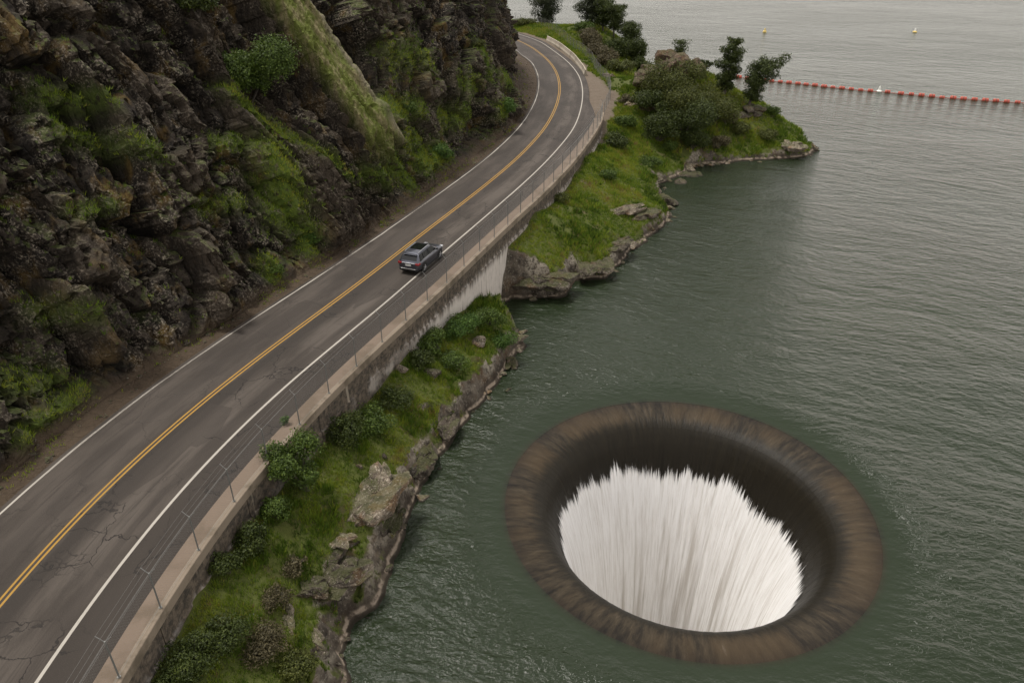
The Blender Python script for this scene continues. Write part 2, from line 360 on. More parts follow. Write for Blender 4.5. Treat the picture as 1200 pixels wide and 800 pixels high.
def mk_leaf(name, dark, mid, lite, trans=.25):
    m = Mat(name); r = m.rand(); p = m.pos()
    f = m.addm(m.mul(r, .55), m.mul(m.noise(p, 1.3, 3), .6))
    c = m.mix(m.ramp(f, .2, .6), dark, mid); c = m.mix(m.ramp(f, .62, 1.0), c, lite)
    d = m.pbr(c, .55, None, 0, .3); t = m.n('ShaderNodeBsdfTranslucent', Color=c).outputs[0]
    return m.done(m.n('ShaderNodeMixShader', i0=trans, i1=d, i2=t).outputs[0])
def mk_grass():
    m = Mat('grass_blades'); t = m.attr('tint'); r = m.mul(m.rand(), .22); f = m.addm(t, m.addm(r, -.1))
    nd = m.n('ShaderNodeValToRGB', i0=f); cr = nd.color_ramp
    stops = [(0, (.028, .048, .008)), (.28, (.072, .128, .013)), (.52, (.160, .225, .023)), (.74, (.255, .290, .030)), (.9, (.25, .205, .055)), (1, (.22, .145, .07))]
    cr.elements[0].position = 0; cr.elements[0].color = (*stops[0][1], 1); cr.elements[1].position = 1; cr.elements[1].color = (*stops[-1][1], 1)
    for q, c in stops[1:-1]: e = cr.elements.new(q); e.color = (*c, 1)
    c = nd.outputs[0]
    return m.done(m.n('ShaderNodeMixShader', i0=.3, i1=m.pbr(c, .6, None, 0, .2), i2=m.n('ShaderNodeBsdfTranslucent', Color=c).outputs[0]).outputs[0])
def mk_bark():
    m = Mat('bark'); p = m.n('ShaderNodeTexCoord').outputs['Object']
    return m.done(m.pbr(m.mix(m.noise(m.map(p, (6, 6, 1.2)), 3, 5), (.035, .028, .022), (.13, .11, .09)), .9))
def mk_asphalt():
    m = Mat('asphalt'); u = m.n('ShaderNodeUVMap').outputs[0]; us, v = m.sep(u)[:2]
    wob = m.mul(m.addm(m.noise(m.map(u, (.12, .8, 1)), 1.0, 5, .6), -.5), 1.5)
    vv = m.addm(v, wob)
    g = m.noise(u, 28, 3, .7); big = m.noise(m.map(u, (.25, 1, 1)), .55, 5, .6)
    c = m.mix(m.ramp(big, .32, .68), (0.0360, 0.0290, 0.0235), (0.0740, 0.0612, 0.0508))
    # older, darker strip beside the centre line, wheel tracks, dark chip-seal shoulder
    near = m.ramp(us, 95, 55)
    c = m.mix(m.mul(m.mul(m.ramp(vv, .1, .35), m.ramp(vv, 1.5, .95)), m.addm(m.mul(near, .55), .45)), c, (0.0317, 0.0258, 0.0213))
    c = m.mix(m.mul(m.mul(m.ramp(vv, 2.75, 2.95), m.ramp(vv, 3.55, 3.35)), .5), c, (0.0383, 0.0310, 0.0256))
    c = m.mix(m.mul(m.ramp(m.addm(v, m.mul(wob, .3)), 3.7, 4.0), m.mul(near, .85)), c, (0.0330, 0.0264, 0.0213))
    c = m.mix(m.mul(m.mul(m.ramp(vv, -2.4, -1.9), m.ramp(vv, -1.0, -1.6)), .45), c, (0.0363, 0.0297, 0.0250))
    c = m.mix(m.mul(m.mul(m.ramp(v, 1.3, 1.9), m.ramp(v, 3.0, 2.5)), m.ramp(big, .35, .6, .1, .8)), c, (0.0937, 0.0787, 0.0656))
    st = m.ramp(m.noise(m.map(u, (.10, 2.4, 1), loc=(3, 1, 0)), 1.6, 6, .7), .52, .66, 0, .65); c = m.mix(st, c, (0.0343, 0.0277, 0.0231))
    pt = m.n('ShaderNodeTexVoronoi', {'feature': 'F1', 'distance': 'CHEBYCHEV'}, Vector=m.map(u, (.13, .42, 1)), Scale=1.0).outputs[1]
    c = m.mix(m.mul(m.ramp(m.sep(pt)[0], .76, .78, 0, 1), .62), c, (0.0396, 0.0323, 0.0269))
    # cracks
    w = m.map(m.addv(u, .35, 1.1) if hasattr(m, 'addv') else u)
    dv = m.n('ShaderNodeVectorMath', {'operation': 'ADD'}, i0=u, i1=m.n('ShaderNodeVectorMath', {'operation': 'SCALE'}, i0=m.n('ShaderNodeTexNoise', Vector=u, Scale=1.6, Detail=5.0).outputs[1], Scale=.9).outputs[0]).outputs[0]
    e1 = m.vor(dv, .38, 'DISTANCE_TO_EDGE'); e2 = m.vor(dv, 1.3, 'DISTANCE_TO_EDGE')
    k1 = m.mul(m.ramp(e1, .014, .005), m.ramp(m.noise(u, .22, 3), .44, .56))
    k2 = m.mul(m.ramp(e2, .04, .012), m.mul(m.ramp(m.noise(m.map(u, loc=(9, 4, 0)), .28, 3), .56, .66), .7))
    k3 = m.math('MAXIMUM', k1, k2); k3 = m.mul(k3, m.ramp(v, -.6, .6, .35, 1))
    c = m.mix(k3, c, (.018, .015, .013))
    c = m.mix(m.ramp(g, .5, .75, 0, .5), c, m.mix(.6, c, (0.1386, 0.1193, 0.1000))); c = m.mix(m.ramp(g, .5, .28, 0, .45), c, (.03, .026, .022))
    return m.done(m.pbr(c, .82, m.bump(m.addm(m.mul(g, .012), m.mul(k3, -.02)), .7, 1.0), 0, .3))
def mk_paint(name, col, wear=.5):
    m = Mat(name); u = m.n('ShaderNodeUVMap').outputs[0]
    n = m.noise(m.map(u, (1, 5, 1)), 3.2, 7, .72)
    c = m.mix(m.noise(u, 1.1, 4), tuple(v*.78 for v in col), col)
    c = m.mix(m.mul(m.attr('wear'), m.ramp(n, .64, .47)), c, (.085, .072, .06)); c = m.mix(m.ramp(n, .54, .62, 0, wear), c, (.095, .08, .068))
    return m.done(m.pbr(c, .7, None, 0, .3))
def mk_concrete(name, a, b, stain, rough=.85):
    m = Mat(name); p = m.pos(); c = m.mix(m.noise(p, .8, 6, .6), a, b)
    c = m.mix(m.mul(m.ramp(m.noise(p, .45, 5, .65), .48, .64), .75), c, stain); c = m.mix(m.ramp(m.noise(p, 14, 4, .7), .58, .75, 0, .35), c, stain)
    return m.done(m.pbr(c, rough, m.bump(m.noise(p, 9, 6, .65), .35, .06), 0, .3))
def mk_wall():
    m = Mat('wall_concrete'); p = m.pos(); x, y, z = m.sep(p)[:3]
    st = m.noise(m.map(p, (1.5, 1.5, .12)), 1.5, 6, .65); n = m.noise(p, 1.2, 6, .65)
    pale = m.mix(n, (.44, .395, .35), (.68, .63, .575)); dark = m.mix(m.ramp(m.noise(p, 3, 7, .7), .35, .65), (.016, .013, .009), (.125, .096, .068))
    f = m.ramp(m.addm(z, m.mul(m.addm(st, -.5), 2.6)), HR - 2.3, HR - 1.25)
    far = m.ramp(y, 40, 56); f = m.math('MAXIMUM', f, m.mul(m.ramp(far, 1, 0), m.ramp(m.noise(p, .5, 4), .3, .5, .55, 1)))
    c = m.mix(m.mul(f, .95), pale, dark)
    wh = m.noise(m.map(p, (.9, .9, .04), loc=(3, 8, 0)), 1.4, 3, .5); c = m.mix(m.mul(m.ramp(wh, .64, .70), .6), c, (.37, .32, .25))
    c = m.mix(m.mul(m.ramp(m.noise(m.map(p, (2.2, 2.2, .2)), 2.2, 5, .7), .56, .68), .7), c, (.05, .04, .03))
    return m.done(m.pbr(c, .88, m.bump(m.noise(p, 6, 7, .68), .5, .08), 0, .25))
HC = np.array([10.906, 35.497])                       # centre of the spillway
def rim_color(m, p, rad):
    """wet brown concrete under a film of water, streaked along the flow"""
    ox = m.n('ShaderNodeVectorMath', {'operation': 'SUBTRACT'}, i0=p, i1=(HC[0], HC[1], 0)).outputs[0]; X, Y = m.sep(ox)[:2]
    ang = m.math('ARCTAN2', Y, X)
    v = m.n('ShaderNodeCombineXYZ', i0=m.mul(m.math('COSINE', ang), 9.0), i1=m.mul(m.math('SINE', ang), 9.0), i2=m.mul(rad, .22)).outputs[0]
    s = m.noise(v, 3.4, 5, .65); s2 = m.noise(v, .35, 3)
    c = m.mix(m.ramp(s, .3, .7), (.008, .0060, .0036), (.043, .0325, .0195)); c = m.mix(m.ramp(s2, .42, .62, 0, .6), c, (.056, .037, .018))
    c = m.mix(m.ramp(s, .62, .8, 0, .35), c, (.14, .11, .085))
    c = m.mix(m.ramp(rad, 11.9, 10.3), m.mix(1.0, c, (.42, .40, .38), 'MULTIPLY'), c)
    return c, s, X, Y
def mk_water():
    m = Mat('lake_water'); p = m.pos()
    rad = m.n('ShaderNodeVectorMath', {'operation': 'DISTANCE'}, i0=m.n('ShaderNodeVectorMath', {'operation': 'MULTIPLY'}, i0=p, i1=(1, 1, 0)).outputs[0], i1=(HC[0], HC[1], 0)).outputs[1]
    rot = math.radians(27)
    q = m.map(p, rot=(0, 0, rot))
    dq = m.n('ShaderNodeVectorMath', {'operation': 'ADD'}, i0=q, i1=m.n('ShaderNodeVectorMath', {'operation': 'SCALE'}, i0=m.n('ShaderNodeTexNoise', Vector=p, Scale=.12, Detail=2.0).outputs[1], Scale=4.0).outputs[0]).outputs[0]
    w1 = m.noise(m.map(dq, (.30, 1, 1)), .30, 3, .5); w2 = m.noise(m.map(dq, (.42, 1, 1)), .85, 4, .55); w3 = m.noise(m.map(p, (.6, 1, 1), rot=(0, 0, .15)), 2.6, 4, .6)
    gust = m.ramp(m.noise(m.map(p, (.6, 1, 1), rot=(0, 0, -.6)), .035, 4), .35, .65, .70, 1.40)
    h = m.addm(m.mul(w1, .36), m.addm(m.mul(w2, .38), m.mul(w3, .20)))
    k = m.mul(m.ramp(rad, 11.2, 15, .10, 1), gust)
    bmp = m.bump(m.mul(h, k), 1.0, 1.0)
    deep = m.mix(m.noise(p, .05, 3), (.0128, .0205, .0086), (.0182, .0268, .0124))
    rc, s, X, Y = rim_color(m, p, rad)
    c = m.mix(m.ramp(m.addm(rad, m.mul(m.addm(s, -.5), .35)), 11.85, 10.9), deep, rc)
    nd = m.n('ShaderNodeBsdfPrincipled', **{'Base_Color': c, 'Roughness': m.ramp(rad, 25, 190, .08, .26, False), 'IOR': 1.333}); m.set(nd, 'Normal', bmp)
    return m.done(nd.outputs[0])
def mk_rim():
    m = Mat('wet_rim'); p = m.pos(); z = m.sep(p)[2]
    rad = m.n('ShaderNodeVectorMath', {'operation': 'DISTANCE'}, i0=m.n('ShaderNodeVectorMath', {'operation': 'MULTIPLY'}, i0=p, i1=(1, 1, 0)).outputs[0], i1=(HC[0], HC[1], 0)).outputs[1]
    rc, s, X, Y = rim_color(m, p, rad)
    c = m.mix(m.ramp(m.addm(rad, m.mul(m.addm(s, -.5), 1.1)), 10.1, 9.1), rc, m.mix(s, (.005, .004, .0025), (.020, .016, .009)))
    return m.done(m.pbr(c, .5, m.bump(s, .5, .12), 0, .18))
def mk_foam():
    m = Mat('white_water'); p = m.pos(); z = m.sep(p)[2]
    ox = m.n('ShaderNodeVectorMath', {'operation': 'SUBTRACT'}, i0=p, i1=(HC[0], HC[1], 0)).outputs[0]; X, Y = m.sep(ox)[:2]; ang = m.math('ARCTAN2', Y, X)
    v = m.n('ShaderNodeCombineXYZ', i0=m.mul(m.math('COSINE', ang), 8.0), i1=m.mul(m.math('SINE', ang), 8.0), i2=m.mul(z, .05)).outputs[0]
    s = m.noise(v, 2.2, 5, .6); s2 = m.noise(v, 8.0, 4, .6)
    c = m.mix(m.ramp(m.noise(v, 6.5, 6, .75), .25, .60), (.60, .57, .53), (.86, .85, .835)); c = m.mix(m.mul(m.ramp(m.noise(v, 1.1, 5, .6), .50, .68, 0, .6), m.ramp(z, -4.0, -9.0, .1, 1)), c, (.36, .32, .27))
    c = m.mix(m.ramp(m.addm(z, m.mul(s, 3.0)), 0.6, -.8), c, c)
    v3 = m.n('ShaderNodeCombineXYZ', i0=m.mul(m.math('COSINE', ang), 8.0), i1=m.mul(m.math('SINE', ang), 8.0), i2=m.mul(z, .07)).outputs[0]
    a = m.ramp(m.addm(m.mul(m.attr('depth'), .42), m.addm(m.noise(v3, 6.5, 7, .68), m.mul(m.noise(v3, 1.5, 2), .5))), 1.03, 1.34)
    tr = m.n('ShaderNodeBsdfTransparent').outputs[0]; sh = m.pbr(c, .75, m.bump(m.addm(s, m.mul(s2, .4)), .3, .12), 0, .2)
    return m.done(m.n('ShaderNodeMixShader', i0=a, i1=tr, i2=sh).outputs[0])
M = dict(cliff=mk_cliff(), bank=mk_bank(), rock=mk_boulder('boulder_rock', .8), pale_rock=mk_boulder('pale_rock', 1.75), dark_rock=mk_boulder('dark_rock', .6), pink_rock=mk_boulder('mauve_rock', .95), grass=mk_grass(), bark=mk_bark(), asphalt=mk_asphalt(),
    white=mk_paint('white_paint', (.50, .465, .405), .45), yellow=mk_paint('yellow_paint', (.47, .255, .026), .35),
    walk=mk_concrete('pavement_concrete', (0.1480, 0.1095, 0.0799), (0.2035, 0.1554, 0.1169), (.12, .09, .062)), coping=mk_concrete('coping_concrete', (0.1872, 0.1482, 0.1092), (0.2808, 0.2301, 0.1755), (.10, .08, .055)),
    barrier=mk_concrete('barrier_concrete', (.33, .285, .22), (.43, .38, .305), (.20, .165, .12)), wall=mk_wall(), water=mk_water(), rim=mk_rim(), foam=mk_foam(),
    steel=plain('galvanised_steel', (.20, .20, .19), .55, .4), wire=plain('fence_wire', (.16, .155, .145), .6, .3),
    leaf_dark=mk_leaf('dark_leaves', (.016, .024, .005), (.042, .060, .010), (.095, .118, .020)), leaf_mid=mk_leaf('green_leaves', (.022, .038, .006), (.062, .102, .014), (.135, .185, .028)),
    leaf_bright=mk_leaf('bright_leaves', (.024, .050, .008), (.060, .118, .018), (.120, .185, .032)), leaf_olive=mk_leaf('olive_leaves', (.028, .034, .008), (.074, .088, .016), (.145, .152, .034)),
    leaf_brown=mk_leaf('dry_twigs', (.034, .029, .014), (.090, .076, .036), (.165, .140, .075)), leaf_grey=mk_leaf('grey_green_needles', (.018, .024, .011), (.050, .062, .030), (.100, .112, .060)),
    red=plain('red_float', (.36, .060, .034), .6, vary=.3), float_under=plain('weathered_float', (.085, .04, .03), .7), buoy_white=plain('white_float', (.72, .72, .66), .5), buoy_yellow=plain('yellow_float', (.62, .45, .12), .5))
# ================================================================== road, pavement, wall
NCL = len(CL)
def ribbon(name, i0, i1, oa, ob, z, nx, mat, parent=None, kind=None, attrs=None, jitter=0.0):
    idx = np.arange(i0, i1 + 1); oa = np.broadcast_to(oa, NCL)[idx]; ob = np.broadcast_to(ob, NCL)[idx]
    if jitter:
        oa = oa + jitter*fbm(CS[idx], 0*idx, 0, 1.6, 4, 61); ob = ob + jitter*fbm(CS[idx], 0*idx + 9, 0, 1.6, 4, 62)
    t = np.linspace(0, 1, nx)[None, :]; o = oa[:, None]*(1 - t) + ob[:, None]*t
    P = CL[idx][:, None, :] + CN[idx][:, None, :]*o[..., None]
    V = np.dstack([P, np.full(o.shape, z)]).reshape(-1, 3); uv = np.dstack([np.broadcast_to(CS[idx][:, None], o.shape), o]).reshape(-1, 2)
    a = {k: np.broadcast_to(v, NCL)[idx].repeat(nx) for k, v in (attrs or {}).items()}
    ob_ = npmesh(name, V, grid_faces(len(idx), nx)[:, ::-1], mat, parent, uv=uv, attrs=a)
    return tag(ob_, kind=kind)
def solid(name, idx, oa, ob, z0, z1, mat, parent=None, bev=0.0):
    """a solid strip between two offsets from the centre line; oa, ob, z0 and z1 may vary along it"""
    idx = np.asarray(idx); oa = np.broadcast_to(oa, NCL)[idx]; ob = np.broadcast_to(ob, NCL)[idx]; n = len(idx)
    b = bev; P = []
    for o, z in ((oa, z0), (oa, z1 - b), (oa + b, z1), (ob - b, z1), (ob, z1 - b), (ob, z0)):
        q = CL[idx] + CN[idx]*o[:, None]; P.append(np.c_[q, np.full(n, z)])
    V = np.stack(P, 1).reshape(-1, 3); F = grid_faces(n, 6, True)
    m = MB(); m.add(V, F.tolist() + [list(range(6)), list(range((n - 1)*6, n*6))]); return m.build(name, mat, parent)
oshoulder = np.where(np.arange(NCL) <= I_W1, OSI + .02, OO + 1.0)
_f = sstep(0, 16, np.arange(NCL) - I_W1 + 3); oshoulder = (OSI + .02)*(1 - _f) + (OO + 1.0)*_f
road = ribbon('road', 0, NCL - 1, OI - .30, oshoulder, HR, 14, M['asphalt'], kind='structure')
wear_in = np.clip(.35 + .9*fbm(CS, 0*CS, 0, 5, 3, 71), 0, 1)
ribbon('edge_line', 0, NCL - 1, OI - .055, OI + .075, HR + .004, 3, M['white'], road, attrs={'wear': wear_in}, jitter=.035)
ribbon('edge_line', 0, NCL - 1, OO - .075, OO + .075, HR + .004, 3, M['white'], road, attrs={'wear': .22})
for s in (-1, 1): ribbon('centre_line', 0, NCL - 1, np.full(NCL, s*.125 - .055), np.full(NCL, s*.125 + .055), HR + .004, 3, M['yellow'], road, attrs={'wear': .3})
iw = np.arange(0, I_W1 + 1)
narrow = np.where(iw[-1] - np.arange(NCL) < 6, 0, 0)
tag(solid('pavement', iw[:-4], OSI + .024, OSO - .205, HR - .3, HR + .105, M['walk'], bev=.02), kind='structure')
wall = tag(empty('retaining_wall', (WALL[0][0], WALL[0][1], 0)), 'long stained concrete retaining wall carrying the roadside pavement above the lake', 'wall')
wall.location = (0, 0, 0)
solid('coping', iw, OSO - .20, OSO + .135, HR - .35, HR + .165, M['coping'], wall, .025)
jn = [0, 9, 21, 33, 45, 57, 68, sta(55.0), sta(62.6), sta(71), sta(80), sta(89.5), sta(99), I_W1]
for a, b in zip(jn[:-1], jn[1:]):
    ii = np.arange(a, b + 1); p = MB(); n = len(ii); Vs = []
    q0 = CL[ii] + CN[ii]*(OSO[ii] - .3)[:, None]; q1 = CL[ii] + CN[ii]*(OSO[ii] + .10)[:, None]; q2 = CL[ii] + CN[ii]*(OSO[ii] + .20)[:, None]
    for q in (q0, q1, q2):
        q[-1] = q[-1] - (q[-1] - q[-2])*.05; q[0] = q[0] + (q[1] - q[0])*.05
    for q, z in ((q0, -2.2), (q0, HR - .36), (q1, HR - .36), (q1, HR - 1.5), (q2, HR - 1.58), (q2, -2.2)): Vs.append(np.c_[q, np.full(n, z)])
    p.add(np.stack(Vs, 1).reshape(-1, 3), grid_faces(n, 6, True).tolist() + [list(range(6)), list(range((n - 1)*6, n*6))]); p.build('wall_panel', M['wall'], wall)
# ------------------------------------------------------------------ terrain on the lake side
def terrain(name, x0, x1, y0, y1, st):
    X, Y = np.meshgrid(np.arange(x0, x1 + st/2, st), np.arange(y0, y1 + st/2, st)); Z = ground_z(X, Y)
    nr, nc = X.shape; F = grid_faces(nr, nc); zf = Z.ravel()
    dw, sw = sdist(X, Y, WALL); dc, sc = sdist(X, Y, CL); oo = np.interp(sc, CS, OO)
    gone = (dw < -1.5) & (sw < arclen(WALL)[-1] - 1)
    keep = (zf[F].max(1) > -1.6) & ~gone.ravel()[F].all(1); F = F[keep]
    dirt = np.where(sc > CS[I_W1] - 8, 1 - sstep(0, 1.3, dc - oo - np.interp(Y, [100, 112, 120, 132, 142, 200], [3.2, 4.2, 5.0, 3.4, 2.2, 2.0]) + .9*fbm(X, Y, 0, 2, 3, 44)), 0)
    used = np.unique(F); mp = np.full(X.size, -1); mp[used] = np.arange(len(used))
    V = np.c_[X.ravel(), Y.ravel(), zf][used]
    o = npmesh(name, V, mp[F], M['bank'], attrs={'dirt': dirt.ravel()[used]}, smooth=True); tag(o, kind='structure')
    gy, gx = np.gradient(Z, st); nz = 1/np.sqrt(1 + gx**2 + gy**2)
    return dict(x0=x0, y0=y0, st=st, Z=Z, nz=nz, dirt=dirt)
T1 = terrain('bank', -17.0, 6.4, -6.0, 66.0, .17)
T2 = terrain('headland', -36.2, 52.0, 66.0, 237.0, .34)
def bil(T, A, x, y):
    u = np.clip((x - T['x0'])/T['st'], 0, A.shape[1] - 1.001); v = np.clip((y - T['y0'])/T['st'], 0, A.shape[0] - 1.001); i = u.astype(int); j = v.astype(int); u = u - i; v = v - j
    return A[j, i]*(1 - u)*(1 - v) + A[j, i + 1]*u*(1 - v) + A[j + 1, i]*(1 - u)*v + A[j + 1, i + 1]*u*v
def gz(x, y):
    T = T1 if y < 66 else T2; return float(bil(T, T['Z'], np.array([x]), np.array([y]))[0])
def land_spot(px, py, dh=0.0):
    """where the sight line of a photo pixel meets the land raised by dh"""
    zs_ = np.arange(16, -.3, -.06); P = np.array([at(px, py, q) for q in zs_]); near_ = P[:, 1] < 66
    g_ = np.where(near_, bil(T1, T1['Z'], P[:, 0], P[:, 1]), bil(T2, T2['Z'], P[:, 0], P[:, 1])); k_ = np.nonzero(g_ + dh >= zs_)[0]
    k_ = k_[0] if len(k_) else int(np.argmin(zs_ - g_)); return float(P[k_, 0]), float(P[k_, 1])
# ------------------------------------------------------------------ cliff
hs = np.r_[np.arange(0, 24, .19), np.linspace(24, 52, 40)]
S, Hh = np.meshgrid(FS, hs); bx, by, bz, nx, ny, cot = cliff_base(S, Hh)
sc_ = 89.6 - .20*(Hh - 6); slab = sstep(2.9, 2.2, np.abs(S - sc_ + .25*fbm(S, Hh, 0, 3, 3, 3)))*sstep(2.6, 7.0, Hh + 1.6*fbm(S, Hh, 0, 1.6, 3, 4))
gul = np.exp(-((S - 80.2)/3.4)**2)*sstep(6.5, 12, Hh)
segs = [((75.2,13),(81.9,4.7),.7,1),((75.0,8.2),(73.8,4.4),1.6,1),((74.6,2.6),(74.2,1.0),.9,1),((69.4,1.9),(69.2,.9),.7,1),((91.6,8.4),(98.5,7.0),1.1,.95),((94.8,2.6),(101,2.0),1.3,1),((117,2.9),(119.5,2.3),1.0,1),
    ((119.6,9.6),(118.6,6.8),1.2,.7),((90.6,3.4),(91.8,1.5),1.2,.9),((61,15.4),(63.6,14.6),.8,.7),((60.5,13.4),(65,11.0),.8,.6),((53,5.4),(54.5,4.4),.7,.6),((49,3.2),(51,2.2),.8,.6),((103,5.0),(109,4.2),1.4,.7),((84.5,4.2),(88,2.8),1.0,.8),
    ((47,1.0),(52,.9),.6,.8),((66,7.0),(70,6.2),.7,.6),((97,12.0),(104,11),1.6,.6),((110,7.2),(114,6.4),1.3,.6),((71.5,10.2),(74.4,9.2),.7,.6),((57,9.4),(60.5,8.8),.6,.5),((124,5.4),(128,4.2),1.2,.6),((93,4.8),(97,4.4),1.2,.75)]
moss = np.zeros_like(S)
for (s0, h0), (s1, h1), wd, am in segs:
    ds, dh = s1 - s0, h1 - h0; t = np.clip(((S - s0)*ds + (Hh - h0)*dh)/(ds*ds + dh*dh), 0, 1)
    dd = np.hypot(S - s0 - t*ds, (Hh - h0 - t*dh)); moss = np.maximum(moss, am*np.exp(-(dd/wd)**2))
wu = S + 1.5*fbm(S, Hh, 0, 7, 3, 11); wv = Hh + 1.3*fbm(S, Hh, 0, 6, 3, 12)
ang = np.where(S < 74, .12, .12 + 1.0*sstep(74, 90, S)); ca, sa = np.cos(ang), np.sin(ang)
u = wu*ca - wv*sa; v = wu*sa + wv*ca
dis = 1.5*fbm(S, Hh*.8, 0, 11, 3, 41)
for k, (cu, cv, am, ti, cr) in enumerate([(5.2, 8.2, 2.9, .9, 1.2), (2.0, 3.7, 1.5, .7, .9), (.75, 1.5, .50, .6, .40), (.30, .5, .16, .3, .0)]):
    (a, b, c, du, dv), e = cells(u/cu + .22*fbm(u, v, 0, cu*.8, 2, 90 + k), v/cv + .22*fbm(u, v, 0, cu*.8, 2, 95 + k), 50 + k, True)
    dis = dis + am*((a - .5) + ti*(b - .5)*du + ti*(c - .72)*dv) - cr*np.exp(-(e/.06)**2)
    tone = (a if k == 0 else tone*.5 + a*.5 if k == 1 else tone)
lz = Hh + 1.4*fbm(S, Hh*.3, 0, 7, 3, 19); lf = (lz/4.3) % 1.0; dis = dis + .45*(lf**.8 - .5)*-1*sstep(86, 66, S)*(1 + .5*fbm(S, Hh, 0, 5, 2, 20))
dis = dis + .10*fbm(S, Hh, 0, .8, 4, 77)
calm = np.clip(slab*.88 + .55*moss, 0, .9)
(a, b, c, du, dv), e = cells((S - sc_)/.55 + .3*fbm(S, Hh, 0, 3, 3, 25), Hh/5.0, 66); rib = .26*(a - .5) - .18*np.exp(-(e/.05)**2) + .12*fbm(S, Hh, 0, 1.0, 4, 26)
dis = dis*(1 - calm) + slab*rib + slab*1.5 - 3.2*gul*(1 - slab) + .55*moss
dis = dis*sstep(-.2, 1.7, Hh) + .15*sstep(0, .6, Hh) - .22*Hh*np.exp(-(Hh/2.5)**2)*0
dis = dis*np.where(Hh > 24, np.clip(1 - (Hh - 24)/30, .3, 1), 1)
nzc = .30
CXX, CYY, CZZ = bx + nx*dis, by + ny*dis, bz + nzc*dis*sstep(0, 3, Hh)
# dirt apron between the asphalt edge and the foot
dcf, scf = sdist(FOOT[:, 0], FOOT[:, 1], CL); oi = np.interp(scf, CS, OI)
ax = np.interp(scf, CS, CL[:, 0]) + np.interp(scf, CS, CN[:, 0])*(oi - .18); ay = np.interp(scf, CS, CL[:, 1]) + np.interp(scf, CS, CN[:, 1])*(oi - .18)
na = 14; ta = np.linspace(0, 1, na)[:-1][:, None]
AX = ax*(1 - ta) + CXX[0]*ta; AY = ay*(1 - ta) + CYY[0]*ta
AZ = HR - .07 + ta*(CZZ[0] - HR + .10) + .20*ta*(1 - ta)*2*fbm(AX, AY, 0, 1.5, 4, 15) + .055*fbm(AX, AY, 0, .9, 3, 16)
GX, GY, GZ = np.vstack([AX, CXX]), np.vstack([AY, CYY]), np.vstack([AZ, CZZ])
zA = np.zeros_like(AX); dirtA = np.vstack([np.ones_like(AX), np.clip(1.1 - Hh/.9 + .6*fbm(S, Hh, 0, 1.2, 3, 18), 0, 1)])
slab_edge = slab*np.exp(-((S - sc_ - 1.95)/.45)**2); edgeA = np.vstack([zA, slab_edge]); toneA = np.vstack([zA + .5, tone]); slabA = np.vstack([zA, slab]); mossA = np.vstack([zA, moss])
cliff = npmesh('cliff', np.c_[GX.ravel(), GY.ravel(), GZ.ravel()], grid_faces(*GX.shape), M['cliff'], smooth=False, attrs={'slab': slabA.ravel(), 'moss': mossA.ravel(), 'tone': toneA.ravel(), 'slab_edge': edgeA.ravel(), 'dirt': dirtA.ravel()})
tag(cliff, kind='structure')
Pc = np.dstack([GX, GY, GZ]); Nc = np.cross(np.gradient(Pc, axis=1), np.gradient(Pc, axis=0)); Nc /= np.linalg.norm(Nc, axis=2)[..., None] + 1e-9
# ------------------------------------------------------------------ grass
def blades(P, Hb, wd, tint, nb, spread, lean=.55, N=None):
    """tufts of single blades: base points, height, width, tint, blades per tuft"""
    n = len(P); k = n*nb; B = np.repeat(P, nb, 0).astype(float); hb = np.repeat(Hb, nb)*rng.uniform(.55, 1.15, k); w = np.repeat(wd, nb)*rng.uniform(.7, 1.3, k)
    a = rng.uniform(0, 2*math.pi, k); r = np.repeat(spread, nb)*np.sqrt(rng.uniform(0, 1, k)); B[:, 0] += np.cos(a)*r; B[:, 1] += np.sin(a)*r; B[:, 2] -= .02
    a2 = a + rng.normal(0, .9, k); ln = rng.uniform(.1, 1, k)*lean; d = np.c_[np.cos(a2)*ln, np.sin(a2)*ln, np.sqrt(1 - .8*ln**2)]
    if N is not None: d += np.repeat(N, nb, 0)*.6; d /= np.linalg.norm(d, axis=1)[:, None]
    a3 = rng.uniform(0, 2*math.pi, k); sd = np.c_[np.cos(a3), np.sin(a3), 0*a3]*w[:, None]*.5
    tip = B + d*hb[:, None]; tip[:, 2] -= .25*hb*ln; V = np.stack([B - sd, B + sd, tip], 1).reshape(-1, 3)
    return V, np.arange(3*k).reshape(-1, 3), np.repeat(np.repeat(tint, nb), 3)
def bank_grass(name, T, x0, x1, y0, y1, dens, hgt, wid, nb, clump=-9, dt=0.0):
    n = int((x1 - x0)*(y1 - y0)*dens); x = rng.uniform(x0, x1, n); y = rng.uniform(y0, y1, n)
    z = bil(T, T['Z'], x, y); nzv = bil(T, T['nz'], x, y); dr = bil(T, T['dirt'], x, y)
    dw, sw = sdist(x, y, WALL); dcl, scl = sdist(x, y, CL); oo = np.interp(scl, CS, OO)
    m1 = fbm(x, y, 0, 3.6, 3, 81); m2 = fbm(x, y, 0, 1.0, 3, 82)
    ok = (z > .42 + .4*m2) & (nzv + .25*m2 > .56) & (dr + .3*m2 < .5) & ((dw > .25) | (sw > arclen(WALL)[-1] - .2)) & (m1*.6 + m2*.5 > -.42) & (dcl > oo + 1.6) & (fbm(x, y, 0, 1.7, 3, 84) > clump)
    x, y, z, m1, m2, nzv = [q[ok] for q in (x, y, z, m1, m2, nzv)]
    tint = np.clip(.50 + dt + .42*m1 + .26*m2 + rng.normal(0, .07, len(x)) - .08*(z < 1.6) + np.where(rng.uniform(0, 1, len(x)) < .04, .3, 0), .05, .97)
    hh = hgt*(.65 + .5*(m2 + .5)) * rng.uniform(.7, 1.3, len(x))
    V, F, t = blades(np.c_[x, y, z], hh, np.full(len(x), wid), tint, nb, np.full(len(x), hgt*.35))
    return V, F, t
